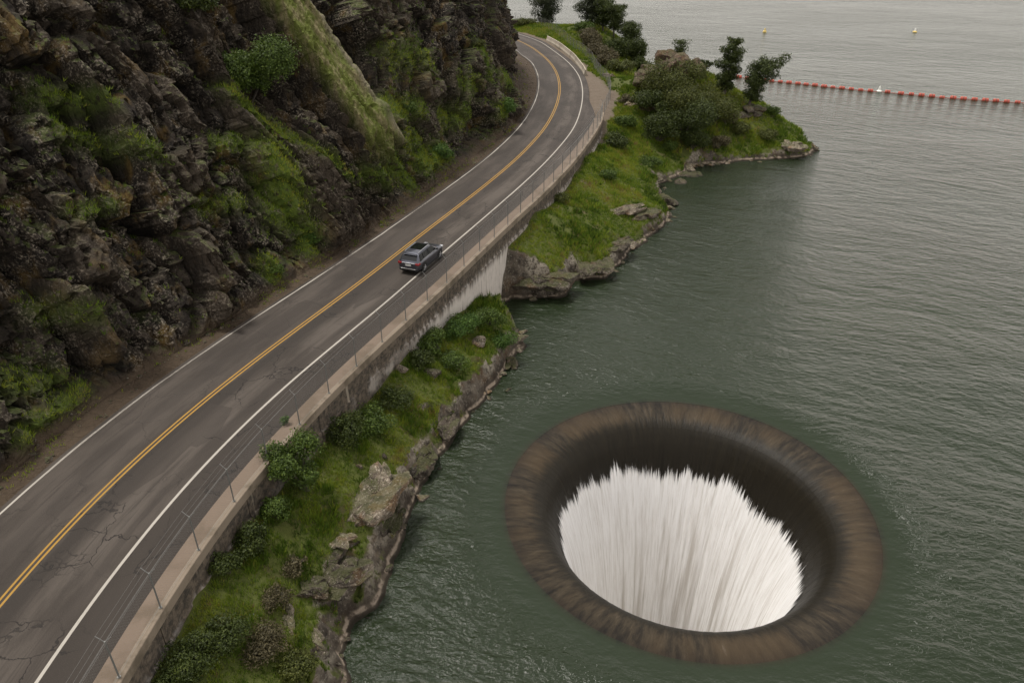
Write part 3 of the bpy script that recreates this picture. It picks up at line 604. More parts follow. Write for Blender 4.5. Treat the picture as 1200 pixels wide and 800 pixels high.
def stuff_grass(name, parts):
    Vs, Fs, ts, b = [], [], [], 0
    for V, F, t in parts: Vs.append(V); Fs.append(F + b); ts.append(t); b += len(V)
    return tag(npmesh(name, np.vstack(Vs), np.vstack(Fs), M['grass'], attrs={'tint': np.concatenate(ts)}), kind='stuff')
stuff_grass('grass', [bank_grass('g', T1, -17, 4, 2, 66, 62, .26, .035, 7), bank_grass('g', T2, -1, 24, 66, 112, 34, .32, .05, 7), bank_grass('g', T1, -17, 4, 2, 66, 26, .52, .06, 8, .12, -.16), bank_grass('g', T1, -17, 4, 2, 66, 9, .42, .04, 8, .22, .34), bank_grass('g', T2, -1, 46, 66, 125, 9, .65, .10, 9, .10, -.16), bank_grass('g', T2, -1, 30, 66, 125, 5, .5, .06, 8, .2, .34), bank_grass('g', T2, -12, 48, 106, 228, 10, .5, .10, 7)])
# on the cliff's ledges and along its foot
i, j = np.meshgrid(np.arange(GX.shape[0]), np.arange(GX.shape[1]), indexing='ij')
msk = (np.vstack([zA, Hh]) < 25)
pr = np.clip(mossA*1.7*np.clip(Nc[..., 2]*1.2 + .55, .25, 1), 0, 1)*1.3 + .20*(Nc[..., 2] > .72)*(dirtA < .5)*(fbm(GX, GY, GZ, 3, 3, 91) > -.05)
pr = pr + .24*(dirtA > .6)*(fbm(GX, GY, 0, 2.2, 3, 93) > .0)*(np.arange(GX.shape[0])[:, None] > 5)
sel = (rng.uniform(0, 1, pr.shape) < pr*(1 - .92*slabA)*.62)*msk; sel = sel.astype(bool)
Pg = np.c_[GX[sel], GY[sel], GZ[sel]]; Ng = Nc[sel]; Pg += rng.normal(0, .07, Pg.shape)
tg = np.clip(.36 + .35*fbm(Pg[:, 0], Pg[:, 1], Pg[:, 2], 2.5, 3, 95) + .26*mossA[sel] + rng.normal(0, .08, len(Pg)) + np.where(dirtA[sel] > .6, .22, 0), .05, .98)
stuff_grass('cliff_grass', [blades(Pg, np.where(dirtA[sel] > .6, .22, .36)*rng.uniform(.7, 1.3, len(Pg)), np.full(len(Pg), .05), tg, 6, np.full(len(Pg), .14), .7, Ng)])
# loose stones along the foot of the cliff
def rubble(name, P, sz, mat):
    base = np.array([(-1,-.8,-.5),(1,-.9,-.5),(.9,1,-.5),(-.8,.9,-.5),(-.6,-.5,.6),(.7,-.6,.5),(.5,.7,.65),(-.7,.5,.45)]); F = np.array([(3,2,1,0),(4,5,6,7),(0,1,5,4),(1,2,6,5),(2,3,7,6),(3,0,4,7)])
    Vs = []
    for p, s in zip(P, sz):
        a = rng.uniform(0, 6.28); R_ = np.array([[math.cos(a), -math.sin(a), 0], [math.sin(a), math.cos(a), 0], [0, 0, 1]])
        Vs.append(((base*rng.uniform(.6, 1.2, (8, 3)))@R_.T)*s*rng.uniform(.6, 1.2, 3) + p)
    n = len(P); return tag(npmesh(name, np.vstack(Vs), (np.arange(n)[:, None, None]*8 + F[None]).reshape(-1, 4), mat), kind='stuff')
m_ = (dirtA > .5) & (rng.uniform(0, 1, dirtA.shape) < .085) & (np.arange(GX.shape[0])[:, None] > 2)
Pr = np.c_[GX[m_], GY[m_], GZ[m_]]; rubble('rubble', Pr, np.minimum(.05*np.exp(rng.normal(0, .75, len(Pr))), .34), M['rock'])
# ------------------------------------------------------------------ lake and spillway
nseg = 240
rr = np.r_[11.35, 11.5, 11.7, 12.0, 12.5, 13.2, 14, np.geomspace(15.5, 4200, 44)]
th = np.linspace(0, 2*math.pi, nseg, endpoint=False)
zz = np.where(rr < 13, -.05*((13 - rr)/1.65)**2, 0)
Vw = np.stack([HC[0] + rr[:, None]*np.cos(th), HC[1] + rr[:, None]*np.sin(th), np.broadcast_to(zz[:, None], (len(rr), nseg))], -1).reshape(-1, 3)
tag(npmesh('water', Vw, grid_faces(len(rr), nseg, True), M['water'], smooth=True), kind='structure')
prof = [(12.6, -.9), (12.2, -.16), (11.9, -.075), (11.6, -.058), (11.35, -.056), (11.0, -.07), (10.6, -.11), (10.2, -.18), (9.8, -.28), (9.4, -.42), (9.0, -.66), (8.65, -1.0), (8.3, -1.55), (7.95, -2.35), (7.6, -3.4), (7.2, -4.8), (6.8, -6.6), (6.3, -9.2), (5.75, -13.2), (5.2, -19), (4.7, -26), (4.4, -34), (4.3, -40)]
pr_ = np.array(prof); ps = arclen(pr_); tt = np.r_[np.arange(0, 8, .12), np.linspace(8, ps[-1], 40)]
pr_ = np.c_[np.interp(tt, ps, pr_[:, 0]), np.interp(tt, ps, pr_[:, 1])]; pr_ = np.c_[gsm(pr_[:, 0], 1), gsm(pr_[:, 1], 1)]
spill = tag(empty('spillway', (HC[0], HC[1], 0)), 'round bell-mouth spillway swallowing the lake, its wet brown rim curling into a dark shaft', 'spillway')
nf = 360; th = np.linspace(0, 2*math.pi, nf, endpoint=False)
rad_j = .035*fbm(np.cos(th)*60, np.sin(th)*60, 0, 1.0, 3, 33)
def lathe_part(name, P, mat, amp=1.0, th=th):
    jit = amp*np.interp(P[:, 0], [8.0, 9.4], [1, .1])[:, None]*rad_j[None, :]
    V = np.stack([(P[:, :1] + jit)*np.cos(th), (P[:, :1] + jit)*np.sin(th), np.broadcast_to(P[:, 1:2], (len(P), nf))], -1).reshape(-1, 3)
    return npmesh(name, V, grid_faces(len(P), nf, True), mat, spill, smooth=True)
ks = int(np.argmin(np.abs(pr_[:, 0] - 9.0)))
lathe_part('rim', pr_[:ks + 1], M['rim']); lathe_part('shaft', pr_[ks:], M['rim'])
# white water: torn upper edge, lying a hand's breadth off the concrete
nw = 1440; tw = np.linspace(0, 2*math.pi, nw, endpoint=False); cx, cy = np.cos(tw), np.sin(tw)
spk = fbm(cx*9, cy*9, 0, .8, 4, 51)*1.1 + np.abs(fbm(cx*9, cy*9, 0, .16, 3, 52))*1.2*(.4 + np.abs(fbm(cx*9, cy*9, 4, 1.1, 2, 54))*2) + np.abs(fbm(cx*9, cy*9, 0, .06, 2, 57))*1.0 + fbm(cx*9, cy*9, 3, 2.6, 2, 53)*.9
dirv = cx*(-.55) + cy*(-.25)                          # the sheet breaks up sooner on the landward side
top = np.clip(-2.5 + spk*.48 + .8*dirv, -5.0, -1.0)
lv = np.linspace(0, 1, 46)**1.5; Zf = top[None, :]*(1 - lv[:, None]) + (-39.5)*lv[:, None]
Rf = np.interp(-Zf, -pr_[::1, 1], pr_[:, 0]) - .05 - .10*np.minimum(1, lv*6)[:, None] - .05*fbm(cx*9, cy*9, 0, .5, 3, 55)[None, :]*np.minimum(1, lv*8)[:, None]
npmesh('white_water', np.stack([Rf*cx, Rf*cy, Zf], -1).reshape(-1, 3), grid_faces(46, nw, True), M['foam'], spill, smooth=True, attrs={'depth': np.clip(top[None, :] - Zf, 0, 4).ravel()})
# ================================================================== plants
def leaf_cloud(lobes, n, ln, wd, droop=0.0):
    """leaf-sized faces through the volume of the lobes, thicker near their skins"""
    L = np.array(lobes, float); wgt = (L[:, 3]*L[:, 4]*L[:, 5])**.75; idx = rng.choice(len(L), n, p=wgt/wgt.sum()); q = L[idx]
    d = rng.normal(0, 1, (n, 3)); d /= np.linalg.norm(d, axis=1)[:, None]; r = rng.uniform(.28, 1.0, n)**.5*rng.choice([1, 1, 1, 1.12, 1.34], n)
    r *= 1 + .28*vnoise(d[:, 0]*2.6 + idx*3.1, d[:, 1]*2.6, d[:, 2]*2.6, 5)
    c = q[:, :3] + d*q[:, 3:]*r[:, None]
    nrm = d + rng.normal(0, .75, (n, 3)); nrm[:, 2] += .25; nrm /= np.linalg.norm(nrm, axis=1)[:, None]
    t = np.cross(nrm, rng.normal(0, 1, (n, 3))); t /= np.linalg.norm(t, axis=1)[:, None] + 1e-9; b = np.cross(nrm, t)
    s = rng.uniform(.65, 1.35, n)[:, None]; a = t*ln*.5*s; e = b*wd*.5*s
    V = np.stack([c - a, c + e - nrm*wd*.15, c + a, c - e - nrm*wd*.15], 1).reshape(-1, 3)
    return V, np.arange(4*n).reshape(-1, 4)
def shrub(label, px, py, w, h, leaf='leaf_mid', n=2600, ln=.17, group=None, cat='shrub', name='shrub', z=None, xy=None, up=0.0, flat=.8):
    """px, py: where its middle shows; it stands on the ground below"""
    if xy is None:
        x, y = land_spot(px, py, h*.45); zz_ = gz(x, y)
    else: x, y, zz_ = xy[0], xy[1], z
    o = empty(name, (x, y, zz_), rng.uniform(0, 6.28)); tag(o, label, cat, group)
    nl = int(rng.integers(10, 17)); lobes = []; st = MB()
    for k in range(nl):
        a = 6.28*k/nl + rng.uniform(-.5, .5); r = w*.5*rng.uniform(.15, .85) if k else 0
        lr = w*rng.uniform(.10, .27); zc = h*rng.uniform(.26, .84)*(1 - .35*(r/(w*.5))**2); zc = max(zc, lr*.7)
        lobes.append((math.cos(a)*r, math.sin(a)*r, zc, lr, lr*rng.uniform(.8, 1.2), min(lr*flat*rng.uniform(.8, 1.15), h*.42)))
        c = Vector(lobes[-1][:3]); st.tube([(0.03*k - .1, .02*k, -.25), c*.45 + Vector((rng.normal(0, .05), rng.normal(0, .05), .02)), c], [.05*w**.5, .032*w**.5, .012], 5)
    V, F = leaf_cloud(lobes, int(n*1.35), ln*.86, ln*.46); npmesh('crown', V, F, M[leaf], o)
    st.build('stem', M['bark'], o); return o
def tree(label, px, py, h, w, leaf='leaf_dark', n=3000, ln=.3, bare=.25, zg=None, group=None, lean=(0, 0), col=1.0, shape='round'):
    """px, py: the foot of the trunk"""
    p = land_spot(px, py)
    o = tag(empty('tree', (p[0], p[1], gz(*p)), 0), label, 'tree', group); tr = MB(); lobes = []
    pts = [Vector((lean[0]*t + .12*math.sin(5*t + px), lean[1]*t + .12*math.cos(4*t + px), -.3 + t*(h*.96 + .3))) for t in np.linspace(0, 1, 9)]
    tr.tube(pts, list(np.linspace(.055*h**.8, .02, 9)), 7)
    nl = int(12 + h*1.6)
    for k in range(nl):
        t = bare + (1 - bare)*(k + .5)/nl; b = pts[0].lerp(pts[-1], t); a = k*2.4 + rng.uniform(-.4, .4)
        pf = {'round': math.sin(math.pi*min(1, .12 + .8*(t - bare)/(1 - bare)))**.6, 'cone': 1.08 - .85*(t - bare)/(1 - bare), 'wind': .45 + .7*(t - bare)/(1 - bare)}[shape]
        L = w*.5*pf*rng.uniform(.45, 1.05); e = b + Vector((math.cos(a)*L, math.sin(a)*L, L*rng.uniform(.1, .6)))
        e.z = min(e.z, h*1.02)
        tr.tube([b, b.lerp(e, .5) + Vector((0, 0, -.05*L)), e], [.018*h**.8*(1.2 - t), .012*h**.8, .01], 4)
        for q in (1.0, .66, .34):
            c = b.lerp(e, q); s = w*rng.uniform(.12, .24)*(1 if q == 1 else .8); lobes.append((c.x, c.y, c.z + .1, s, s, s*rng.uniform(.55, .95)))
    V, F = leaf_cloud(lobes, int(n*1.9), ln*.78, ln*.34); npmesh('crown', V, F, M[leaf], o); tr.build('trunk', M['bark'], o); return o
# bank below the wall
for a in [
 ('big rounded green shrub leaning against the retaining wall, top level with the pavement', 350, 543, 3.5, 4.2, 'leaf_mid', 7500, .17),
 ('fresh green low shrub at the foot of the big rounded wall shrub', 322, 597, 1.9, 1.3, 'leaf_mid', 2400, .15),
 ('blackish shrub under the wall, lakeward of the fresh green low shrub', 292, 630, 2.2, 1.5, 'leaf_dark', 2600, .15),
 ('small dark shrub tucked tight under the wall coping, below the blackish one', 262, 662, 1.8, 1.2, 'leaf_dark', 1900, .14),
 ('dense dark shrub against the wall where the pale stain starts', 402, 503, 2.5, 1.6, 'leaf_dark', 3200, .16),
 ('spreading dark green shrub in the grass right of the wall stain', 437, 497, 3.0, 1.3, 'leaf_mid', 3400, .15),
 ('dark low shrub between the spreading shrub and the mound', 462, 468, 2.6, 1.2, 'leaf_dark', 2600, .15),
 ('green shrub on the landward shoulder of the mound beside the wall', 508, 398, 2.6, 1.7, 'leaf_mid', 3300, .16),
 ('bright green shrub crowning the mound under the stained wall', 541, 384, 2.8, 1.5, 'leaf_bright', 3600, .15),
 ('leafy shrub at the top of the mound, touching the dark water inlet', 574, 372, 2.8, 1.7, 'leaf_mid', 3600, .16),
 ('bright bushy shrub on the lake edge of the mound', 590, 400, 2.4, 1.4, 'leaf_bright', 3000, .15),
 ('low dark shrub on the front slope of the mound among pale stones', 528, 424, 2.4, 1.0, 'leaf_mid', 2400, .15),
 ('shadowy shrub at the lower left of the mound', 492, 420, 1.9, 1.2, 'leaf_dark', 2000, .15),
 ('black-green thicket shrub near the bottom corner of the bank under the wall', 228, 765, 2.6, 1.3, 'leaf_dark', 4200, .13),
 ('dark shrub beside the black-green thicket, nearer the lake', 262, 745, 2.2, 1.1, 'leaf_dark', 3000, .13),
 ('dull brown twiggy shrub on the lowest part of the bank', 310, 752, 2.4, .9, 'leaf_brown', 3600, .13),
 ('dry brown bush above the two thin pale rocks', 322, 700, 1.6, .7, 'leaf_brown', 1900, .12),
 ('low olive bush at the very bottom of the bank by the shore rocks', 345, 785, 2.0, .8, 'leaf_olive', 2600, .12),
 ('dark bush filling the bank right under the wall end nearest the viewer', 205, 792, 1.9, 1.0, 'leaf_dark', 2300, .13),
 ('brownish scrub bush on the brow above the lichen-grey outcrop', 345, 660, 1.4, .6, 'leaf_brown', 1400, .12),
]: shrub(a[0], *a[1:5], leaf=a[5], n=a[6], ln=a[7])
# second bank and the knoll
for a in [
 ('dark round shrub alone on the bright grass below the wall end', 723, 166, 3.2, 1.6, 'leaf_dark', 2600, .24),
 ('green shrub on the grass just uphill of the lone dark round shrub', 735, 143, 3.4, 1.7, 'leaf_mid', 2600, .24),
 ('dark shrub in the saddle between the grass slope and the knoll', 772, 152, 5.4, 4, 'leaf_dark', 5200, .26),
 ('large dark green bush on the road side of the knoll', 776, 118, 6.5, 4.8, 'leaf_dark', 7000, .28),
 ('biggest rounded olive green bush covering the face of the knoll', 800, 106, 10.5, 7.4, 'leaf_olive', 17000, .28),
 ('near-black bush under the biggest olive bush on the knoll', 803, 140, 8.5, 5.6, 'leaf_dark', 10000, .28),
 ('feathery yellow-olive bush beside the biggest bush, lake side', 838, 122, 8, 5.4, 'leaf_olive', 9000, .26),
 ('dark bush low on the knoll above the deep green cove', 812, 165, 5, 3, 'leaf_dark', 4600, .26),
 ('small green bush in grass at the foot of the knoll near the cove', 786, 172, 2.8, 1.5, 'leaf_mid', 2200, .24),
 ('brown leafless bush on the shore slope of the knoll', 842, 168, 3.2, 1.5, 'leaf_brown', 2800, .24),
 ('olive bush halfway along the point toward its tip', 868, 152, 3.2, 1.5, 'leaf_olive', 2600, .24),
 ('dry reddish-brown bush below the two leaning trees on the point', 850, 138, 3.0, 1.6, 'leaf_brown', 2200, .24),
 ('green bush on the skyline of the point, seaward of the leaning trees', 902, 130, 2.8, 1.2, 'leaf_mid', 2000, .24),
 ('mossy low bush over the rocks near the tip of the point', 900, 158, 3.4, 1.1, 'leaf_olive', 2400, .24),
 ('dark small bush on the skyline between the knoll top and the leaning trees', 826, 74, 2.6, 2.0, 'leaf_dark', 1900, .26),
 ('grey-brown bush at the edge of the turnout by the knoll rocks', 735, 118, 2.4, 1.2, 'leaf_brown', 1600, .22),
 ('low green bush halfway down the second bank toward the rocky slabs', 712, 205, 2.6, .9, 'leaf_mid', 1800, .2),
 ('low shadowed bush on the second bank nearest the cove', 762, 190, 3.0, 1.1, 'leaf_mid', 2200, .22),
 ('small olive bush hugging the wall on the second bank', 655, 232, 1.9, .8, 'leaf_olive', 1300, .18),
]: shrub(a[0], *a[1:5], leaf=a[5], n=a[6], ln=a[7])
# headland behind the bend
for a in [
 ('brown scrubby bush behind the pale concrete barrier', 692, 44, 6.0, 3.4, 'leaf_brown', 4200, .36),
 ('dark evergreen bush at the lake end of the headland', 744, 60, 6.5, 4.2, 'leaf_dark', 5200, .38),
 ('black-green bush in the middle of the headland slope', 725, 56, 6.0, 4.0, 'leaf_dark', 4600, .38),
 ('grey twiggy bush low on the headland facing the road', 711, 68, 5.2, 3.0, 'leaf_brown', 3200, .34),
 ('olive bush at the foot of the headland by the turnout', 727, 78, 5.0, 2.4, 'leaf_olive', 3000, .34),
 ('dark spreading bush at the water end of the headland foot', 748, 76, 4.6, 2.4, 'leaf_dark', 2800, .34),
 ('green bush on the headland crest under the tall dark tree', 684, 32, 5.0, 2.2, 'leaf_mid', 2600, .36),
 ('rusty bush directly behind the middle of the concrete barrier', 700, 58, 4.2, 2.6, 'leaf_brown', 2400, .34),
 ('low hedge-like bush beside the far end of the road', 612, 27, 5.5, 1.4, 'leaf_olive', 2400, .34),
]: shrub(a[0], *a[1:5], leaf=a[5], n=a[6], ln=a[7])
tree('grey-green pine standing alone on the lake edge behind the far road end', 640, 27, 8.5, 7.5, 'leaf_grey', 7000, .5, .05, shape='round')
tree('tall dark tree cut by the top of the photo on the headland crest', 692, 32, 11, 6, 'leaf_grey', 7000, .5, .1, shape='cone')
tree('dark tree just lakeward of the tall dark headland tree', 706, 38, 6.5, 4.8, 'leaf_dark', 5600, .4, .25)
tree('open-branched dark tree on the headland, third out from the road', 719, 45, 6.4, 5.2, 'leaf_dark', 5200, .4, .3, shape='wind')
tree('dark ragged tree at the far shoulder of the headland slope', 736, 60, 5.6, 5.0, 'leaf_dark', 5200, .4, .2)
tree('tiny windblown tree on the topmost rock of the knoll', 794, 68, 3.0, 2.6, 'leaf_dark', 1000, .28, .35, lean=(.3, 0), shape='wind')
tree('upright dark tree on the point, nearer the knoll of the leaning pair', 848, 112, 8.0, 3.9, 'leaf_dark', 6500, .34, .12, lean=(.7, 0))
tree('dark tree leaning toward the red float line, farther from the knoll', 876, 124, 6.6, 4.6, 'leaf_dark', 6000, .34, .15, lean=(1.9, 0), shape='wind')
# on the cliff
def cliff_spot(s, h):
    i_ = na - 1 + int(np.argmin(np.abs(hs - h))); j_ = int(np.argmin(np.abs(FS - s))); return GX[i_, j_], GY[i_, j_], GZ[i_, j_]
for lab, s, h, w, hh, lf, n, ln in [
 ('bright green round bush high in the dark gully of the cliff', 79.3, 12.9, 7.6, 6.0, 'leaf_mid', 24000, .24),
 ('dark bush hanging at the top edge of the cliff gully', 76.3, 18.6, 3.6, 2.6, 'leaf_dark', 3600, .24),
 ('green bush on a cliff ledge above the road where it starts to bend', 96.5, 7.2, 2.0, 1.1, 'leaf_mid', 1700, .2),
 ('low green bush at the foot of the cliff beside the bend', 98.6, 2.3, 2.6, 1.3, 'leaf_bright', 2400, .2),
 ('small bush on the cliff foot nearest the far end of the bend', 118.2, 2.6, 2.8, 1.4, 'leaf_bright', 2200, .22),
 ('dark tuft-like bush in the rock left of the pale slab', 84.0, 5.0, 1.8, 1.1, 'leaf_dark', 1500, .18),
 ('green bush sprouting at road level below the steep grass strip', 74.8, 1.4, 1.8, 1.4, 'leaf_bright', 1900, .17),
 ('little green bush at the cliff foot left of the car', 69.4, 1.1, 1.3, .9, 'leaf_mid', 1000, .15),
 ('olive bush on the far cliff shoulder high above the bend', 120, 10.0, 2.4, 1.3, 'leaf_olive', 1500, .24),
]:
    x, y, z = cliff_spot(s, h); shrub(lab, 0, 0, w, hh, lf, n, ln, xy=(x, y), z=z - (.3 if w < 5 else 1.5))
# a weed in the pavement joint
x, y = at(334, 497, HR + .1); w_ = tag(empty('weed', (x, y, HR + .1)), 'small bright green weed growing in the pavement gutter by a fence post', 'weed')
V, F = leaf_cloud([(0, 0, .28, .22, .22, .26), (.14, .05, .42, .14, .14, .2), (-.12, .08, .2, .16, .14, .16)], 260, .11, .06); npmesh('leaves', V, F, M['leaf_bright'], w_)
MB().tube([(0, 0, -.02), (.03, .02, .25), (.1, .05, .45)], .012, 5).build('stem', M['leaf_bright'], w_)
# ================================================================== rocks
def rock_mesh(name, sx, sy, sz, seed, mat, sub=4, cuts=16, pieces=1):
    r = np.random.default_rng(seed); out = bmesh.new()
    for k in range(pieces):
        bm = bmesh.new(); bmesh.ops.create_icosphere(bm, subdivisions=sub, radius=1.0); P = np.array([v.co[:] for v in bm.verts])
        for _ in range(cuts):
            n = r.normal(0, 1, 3); n /= np.linalg.norm(n); d = r.uniform(.40, .80); q = np.maximum(0, P@n - d); P -= q[:, None]*n
        P *= 1.25*(1 + .12*fbm(P[:, 0] + seed, P[:, 1] + k, P[:, 2], .7, 5, 3)[:, None])
        if pieces > 1:
            f = r.uniform(.42, .72); P *= (f*r.uniform(.7, 1.2), f*r.uniform(.9, 1.5), f*r.uniform(.7, 1.15)); a = 6.28*k/pieces + r.uniform(-.4, .4); m_ = r.uniform(.25, .62); P += (math.cos(a)*m_, math.sin(a)*m_, r.uniform(-.3, .22))
        P *= (sx, sy, sz); g = min(sx, sy, sz)
        P += .10*g*np.stack([fbm(P[:, 0], P[:, 1], P[:, 2] + 7*q, .45*g + .1, 4, 60 + q + k) for q in range(3)], 1)
        (a_, b_, c_, d1, d2), e = cells((P[:, 0] + P[:, 2]*.4)/(.42*g + .06), (P[:, 1] - P[:, 2]*.7)/(.6*g + .06), seed); P += (P/ (np.linalg.norm(P, axis=1)[:, None] + 1e-6))*((a_ - .5)*.16*g)[:, None]
        for v, p in zip(bm.verts, P): v.co = p
        t_ = bpy.data.meshes.new('t'); bm.to_mesh(t_); out.from_mesh(t_); bm.free(); bpy.data.meshes.remove(t_)
    me = bpy.data.meshes.new(name); out.to_mesh(me); out.free(); me.materials.append(mat); return me
def boulder(label, px, py, sx, sy, sz, seed, mat='rock', sink=.35, rz=0., tilt=0., cat='rock'):
    p = land_spot(px, py, sz*.2)
    o = link(bpy.data.objects.new('boulder', rock_mesh('boulder', sx*1.3, sy*1.3, sz*1.0, seed, M[mat], 4, 16, 1 if max(sx, sy) < .6 else (5 if max(sx, sy) < 1.2 else 10))))
    o.location = (p[0], p[1], gz(*p) + sz*((.6 if sx < 1.7 else .30) - sink)); o.rotation_euler = (tilt, 0, rz); return tag(o, label, cat)
for a in [
 ('largest pale cracked outcrop on the lower bank at the water', 438, 590, 1.05, 1.75, .95, 41, 'pale_rock', .25, -.4),
 ('smaller pale rock joined to the top of the largest pale outcrop', 446, 562, .7, .9, .8, 2, 'pale_rock', .3, .3),
 ('flat pale ledge rock lying in the grass below the largest outcrop', 398, 634, .75, .45, .35, 3, 'pale_rock', .3, .4),
 ('lichen-grey rounded outcrop below the flat pale ledge', 396, 672, 1.15, 1.3, .95, 44, 'rock', .35, -.5),
 ('dark lichen-spotted rock on the brow left of the lichen-grey outcrop', 368, 690, .8, .7, .7, 5, 'rock', .35, .2),
 ('thin pale rock standing in the grass, upper of two thin ones', 338, 724, .22, .6, .35, 6, 'pale_rock', .25, .35),
 ('thin pale rock at the shore, lower of two thin ones', 371, 750, .3, .75, .4, 7, 'pale_rock', .25, .7),
 ('brown rock half sunk between the big outcrop and the water', 462, 610, .55, 1.0, .7, 8, 'dark_rock', .3, -.3),
 ('dark brown split rock at the shore above the big outcrop', 492, 543, .7, 1.2, .85, 9, 'dark_rock', .3, -.3),
 ('grey-brown shore rock below the sloping lawn of the bank', 524, 502, .6, 1.1, .8, 10, 'rock', .3, -.4),
 ('pinkish rock showing between the shrubs on the mound', 560, 402, .55, .5, .65, 11, 'pale_rock', .25, .2),
 ('small grey rock in front of the mound shrubs', 509, 438, .5, .4, .45, 12, 'rock', .25, .2),
 ('pale rock by the wall at the foot of the mound', 470, 433, .35, .3, .45, 13, 'pale_rock', .25, .2),
 ('dark rock at the water below the lakeward mound shrub', 598, 424, .6, .9, .5, 14, 'dark_rock', .3, .2),
 ('tiny white stone in the lawn above the big outcrop', 421, 547, .2, .15, .18, 15, 'pale_rock', .2, .2),
 ('upright grey stone in the lawn near the brow', 451, 536, .14, .14, .35, 16, 'rock', .2, 0),
 ('broad dark lichened rock face at the inlet beside the white wall', 640, 328, 2.4, 1.2, 1.3, 17, 'rock', .3, .1),
 ('blunt rock nose jutting into the water past the inlet', 694, 312, 1.7, 1.3, .9, 18, 'rock', .35, .2),
 ('long slanting pale slab on the second bank', 728, 249, .6, 2.6, .65, 19, 'pale_rock', .35, -.9),
 ('short slanting slab parallel to the long pale one', 722, 290, .6, 1.9, .6, 20, 'rock', .35, -.8),
 ('grey slab above the water, lakeward of the long pale slab', 757, 252, .8, 1.8, .7, 21, 'rock', .35, -.8),
 ('dark rock lump at the corner of the second bank by the cove', 779, 236, 1.2, 1.2, .9, 22, 'dark_rock', .35, 0.),
 ('brown rounded rock at the mouth of the cove', 806, 205, 2.0, 1.2, .8, 23, 'dark_rock', .35, .3),
 ('broad pinkish rock face near the top of the knoll', 766, 86, 2.6, 2.0, 2.2, 24, 'pink_rock', .35, .3),
 ('craggy brown rock forming the very top of the knoll', 787, 72, 2.3, 2.0, 2.6, 25, 'pink_rock', .3, .1),
 ('craggy rock on the knoll skyline right of its top', 810, 77, 1.7, 1.6, 1.7, 26, 'pink_rock', .35, .5),
 ('reddish broken rock below the leaning trees on the point', 880, 128, 2.0, 1.4, 1.0, 27, 'rock', .35, .4),
 ('pale bare rock at the tip of the point', 928, 172, 1.6, 1.2, .8, 28, 'pale_rock', .35, -.4),
 ('grey rock in the grass between turnout and knoll', 740, 122, 1.0, .7, .7, 29, 'pale_rock', .3, .4),
 ('upright mauve-grey rock on the grass slope beside the knoll', 757, 128, .9, .7, 1.0, 30, 'pink_rock', .25, .1),
 ('whitish rock at the inner corner of the turnout', 713, 90, .8, .5, .8, 31, 'pale_rock', .2, .1),
 ('tan rock at the foot of the dark saddle shrub', 770, 157, .8, .8, .6, 32, 'pale_rock', .3, .1),
]: boulder(a[0], *a[1:7], mat=a[7], sink=a[8], rz=a[9])
# stones along the waterline
sline = smooth_line(SHORE[2:-2], .55, .25); _, sln = normals(sline); sl_s = arclen(sline); protos = [rock_mesh('shore_stone', 1, 1, .62, 100 + k, M['pale_rock'] if k % 2 else M['rock'], 3, 12) for k in range(6)]
for k in range(300):
    q = int(rng.integers(0, len(sline))); p = sline[q] + sln[q]*rng.normal(-.05, .38)
    if p[1] > 125 or np.hypot(p[0] + 1.2, p[1] - 61) < 3.2 or p[1] < 16: continue
    s = float(np.clip(.20*math.exp(rng.normal(0, .5)), .1, .6))*(1.3 if p[1] > 66 else 1)
    o = link(bpy.data.objects.new('shore_stone', protos[k % 6])); o.location = (p[0], p[1], max(gz(*p), -.12) + s*.12); o.scale = (s*rng.uniform(.8, 1.5), s*rng.uniform(.8, 1.4), s); o.rotation_euler = (rng.normal(0, .2), rng.normal(0, .2), rng.uniform(0, 6.28))
    tag(o, 'loose brown or tan stone lying at the waterline of the grassy shore', 'stone', 'loose stones along the waterline')
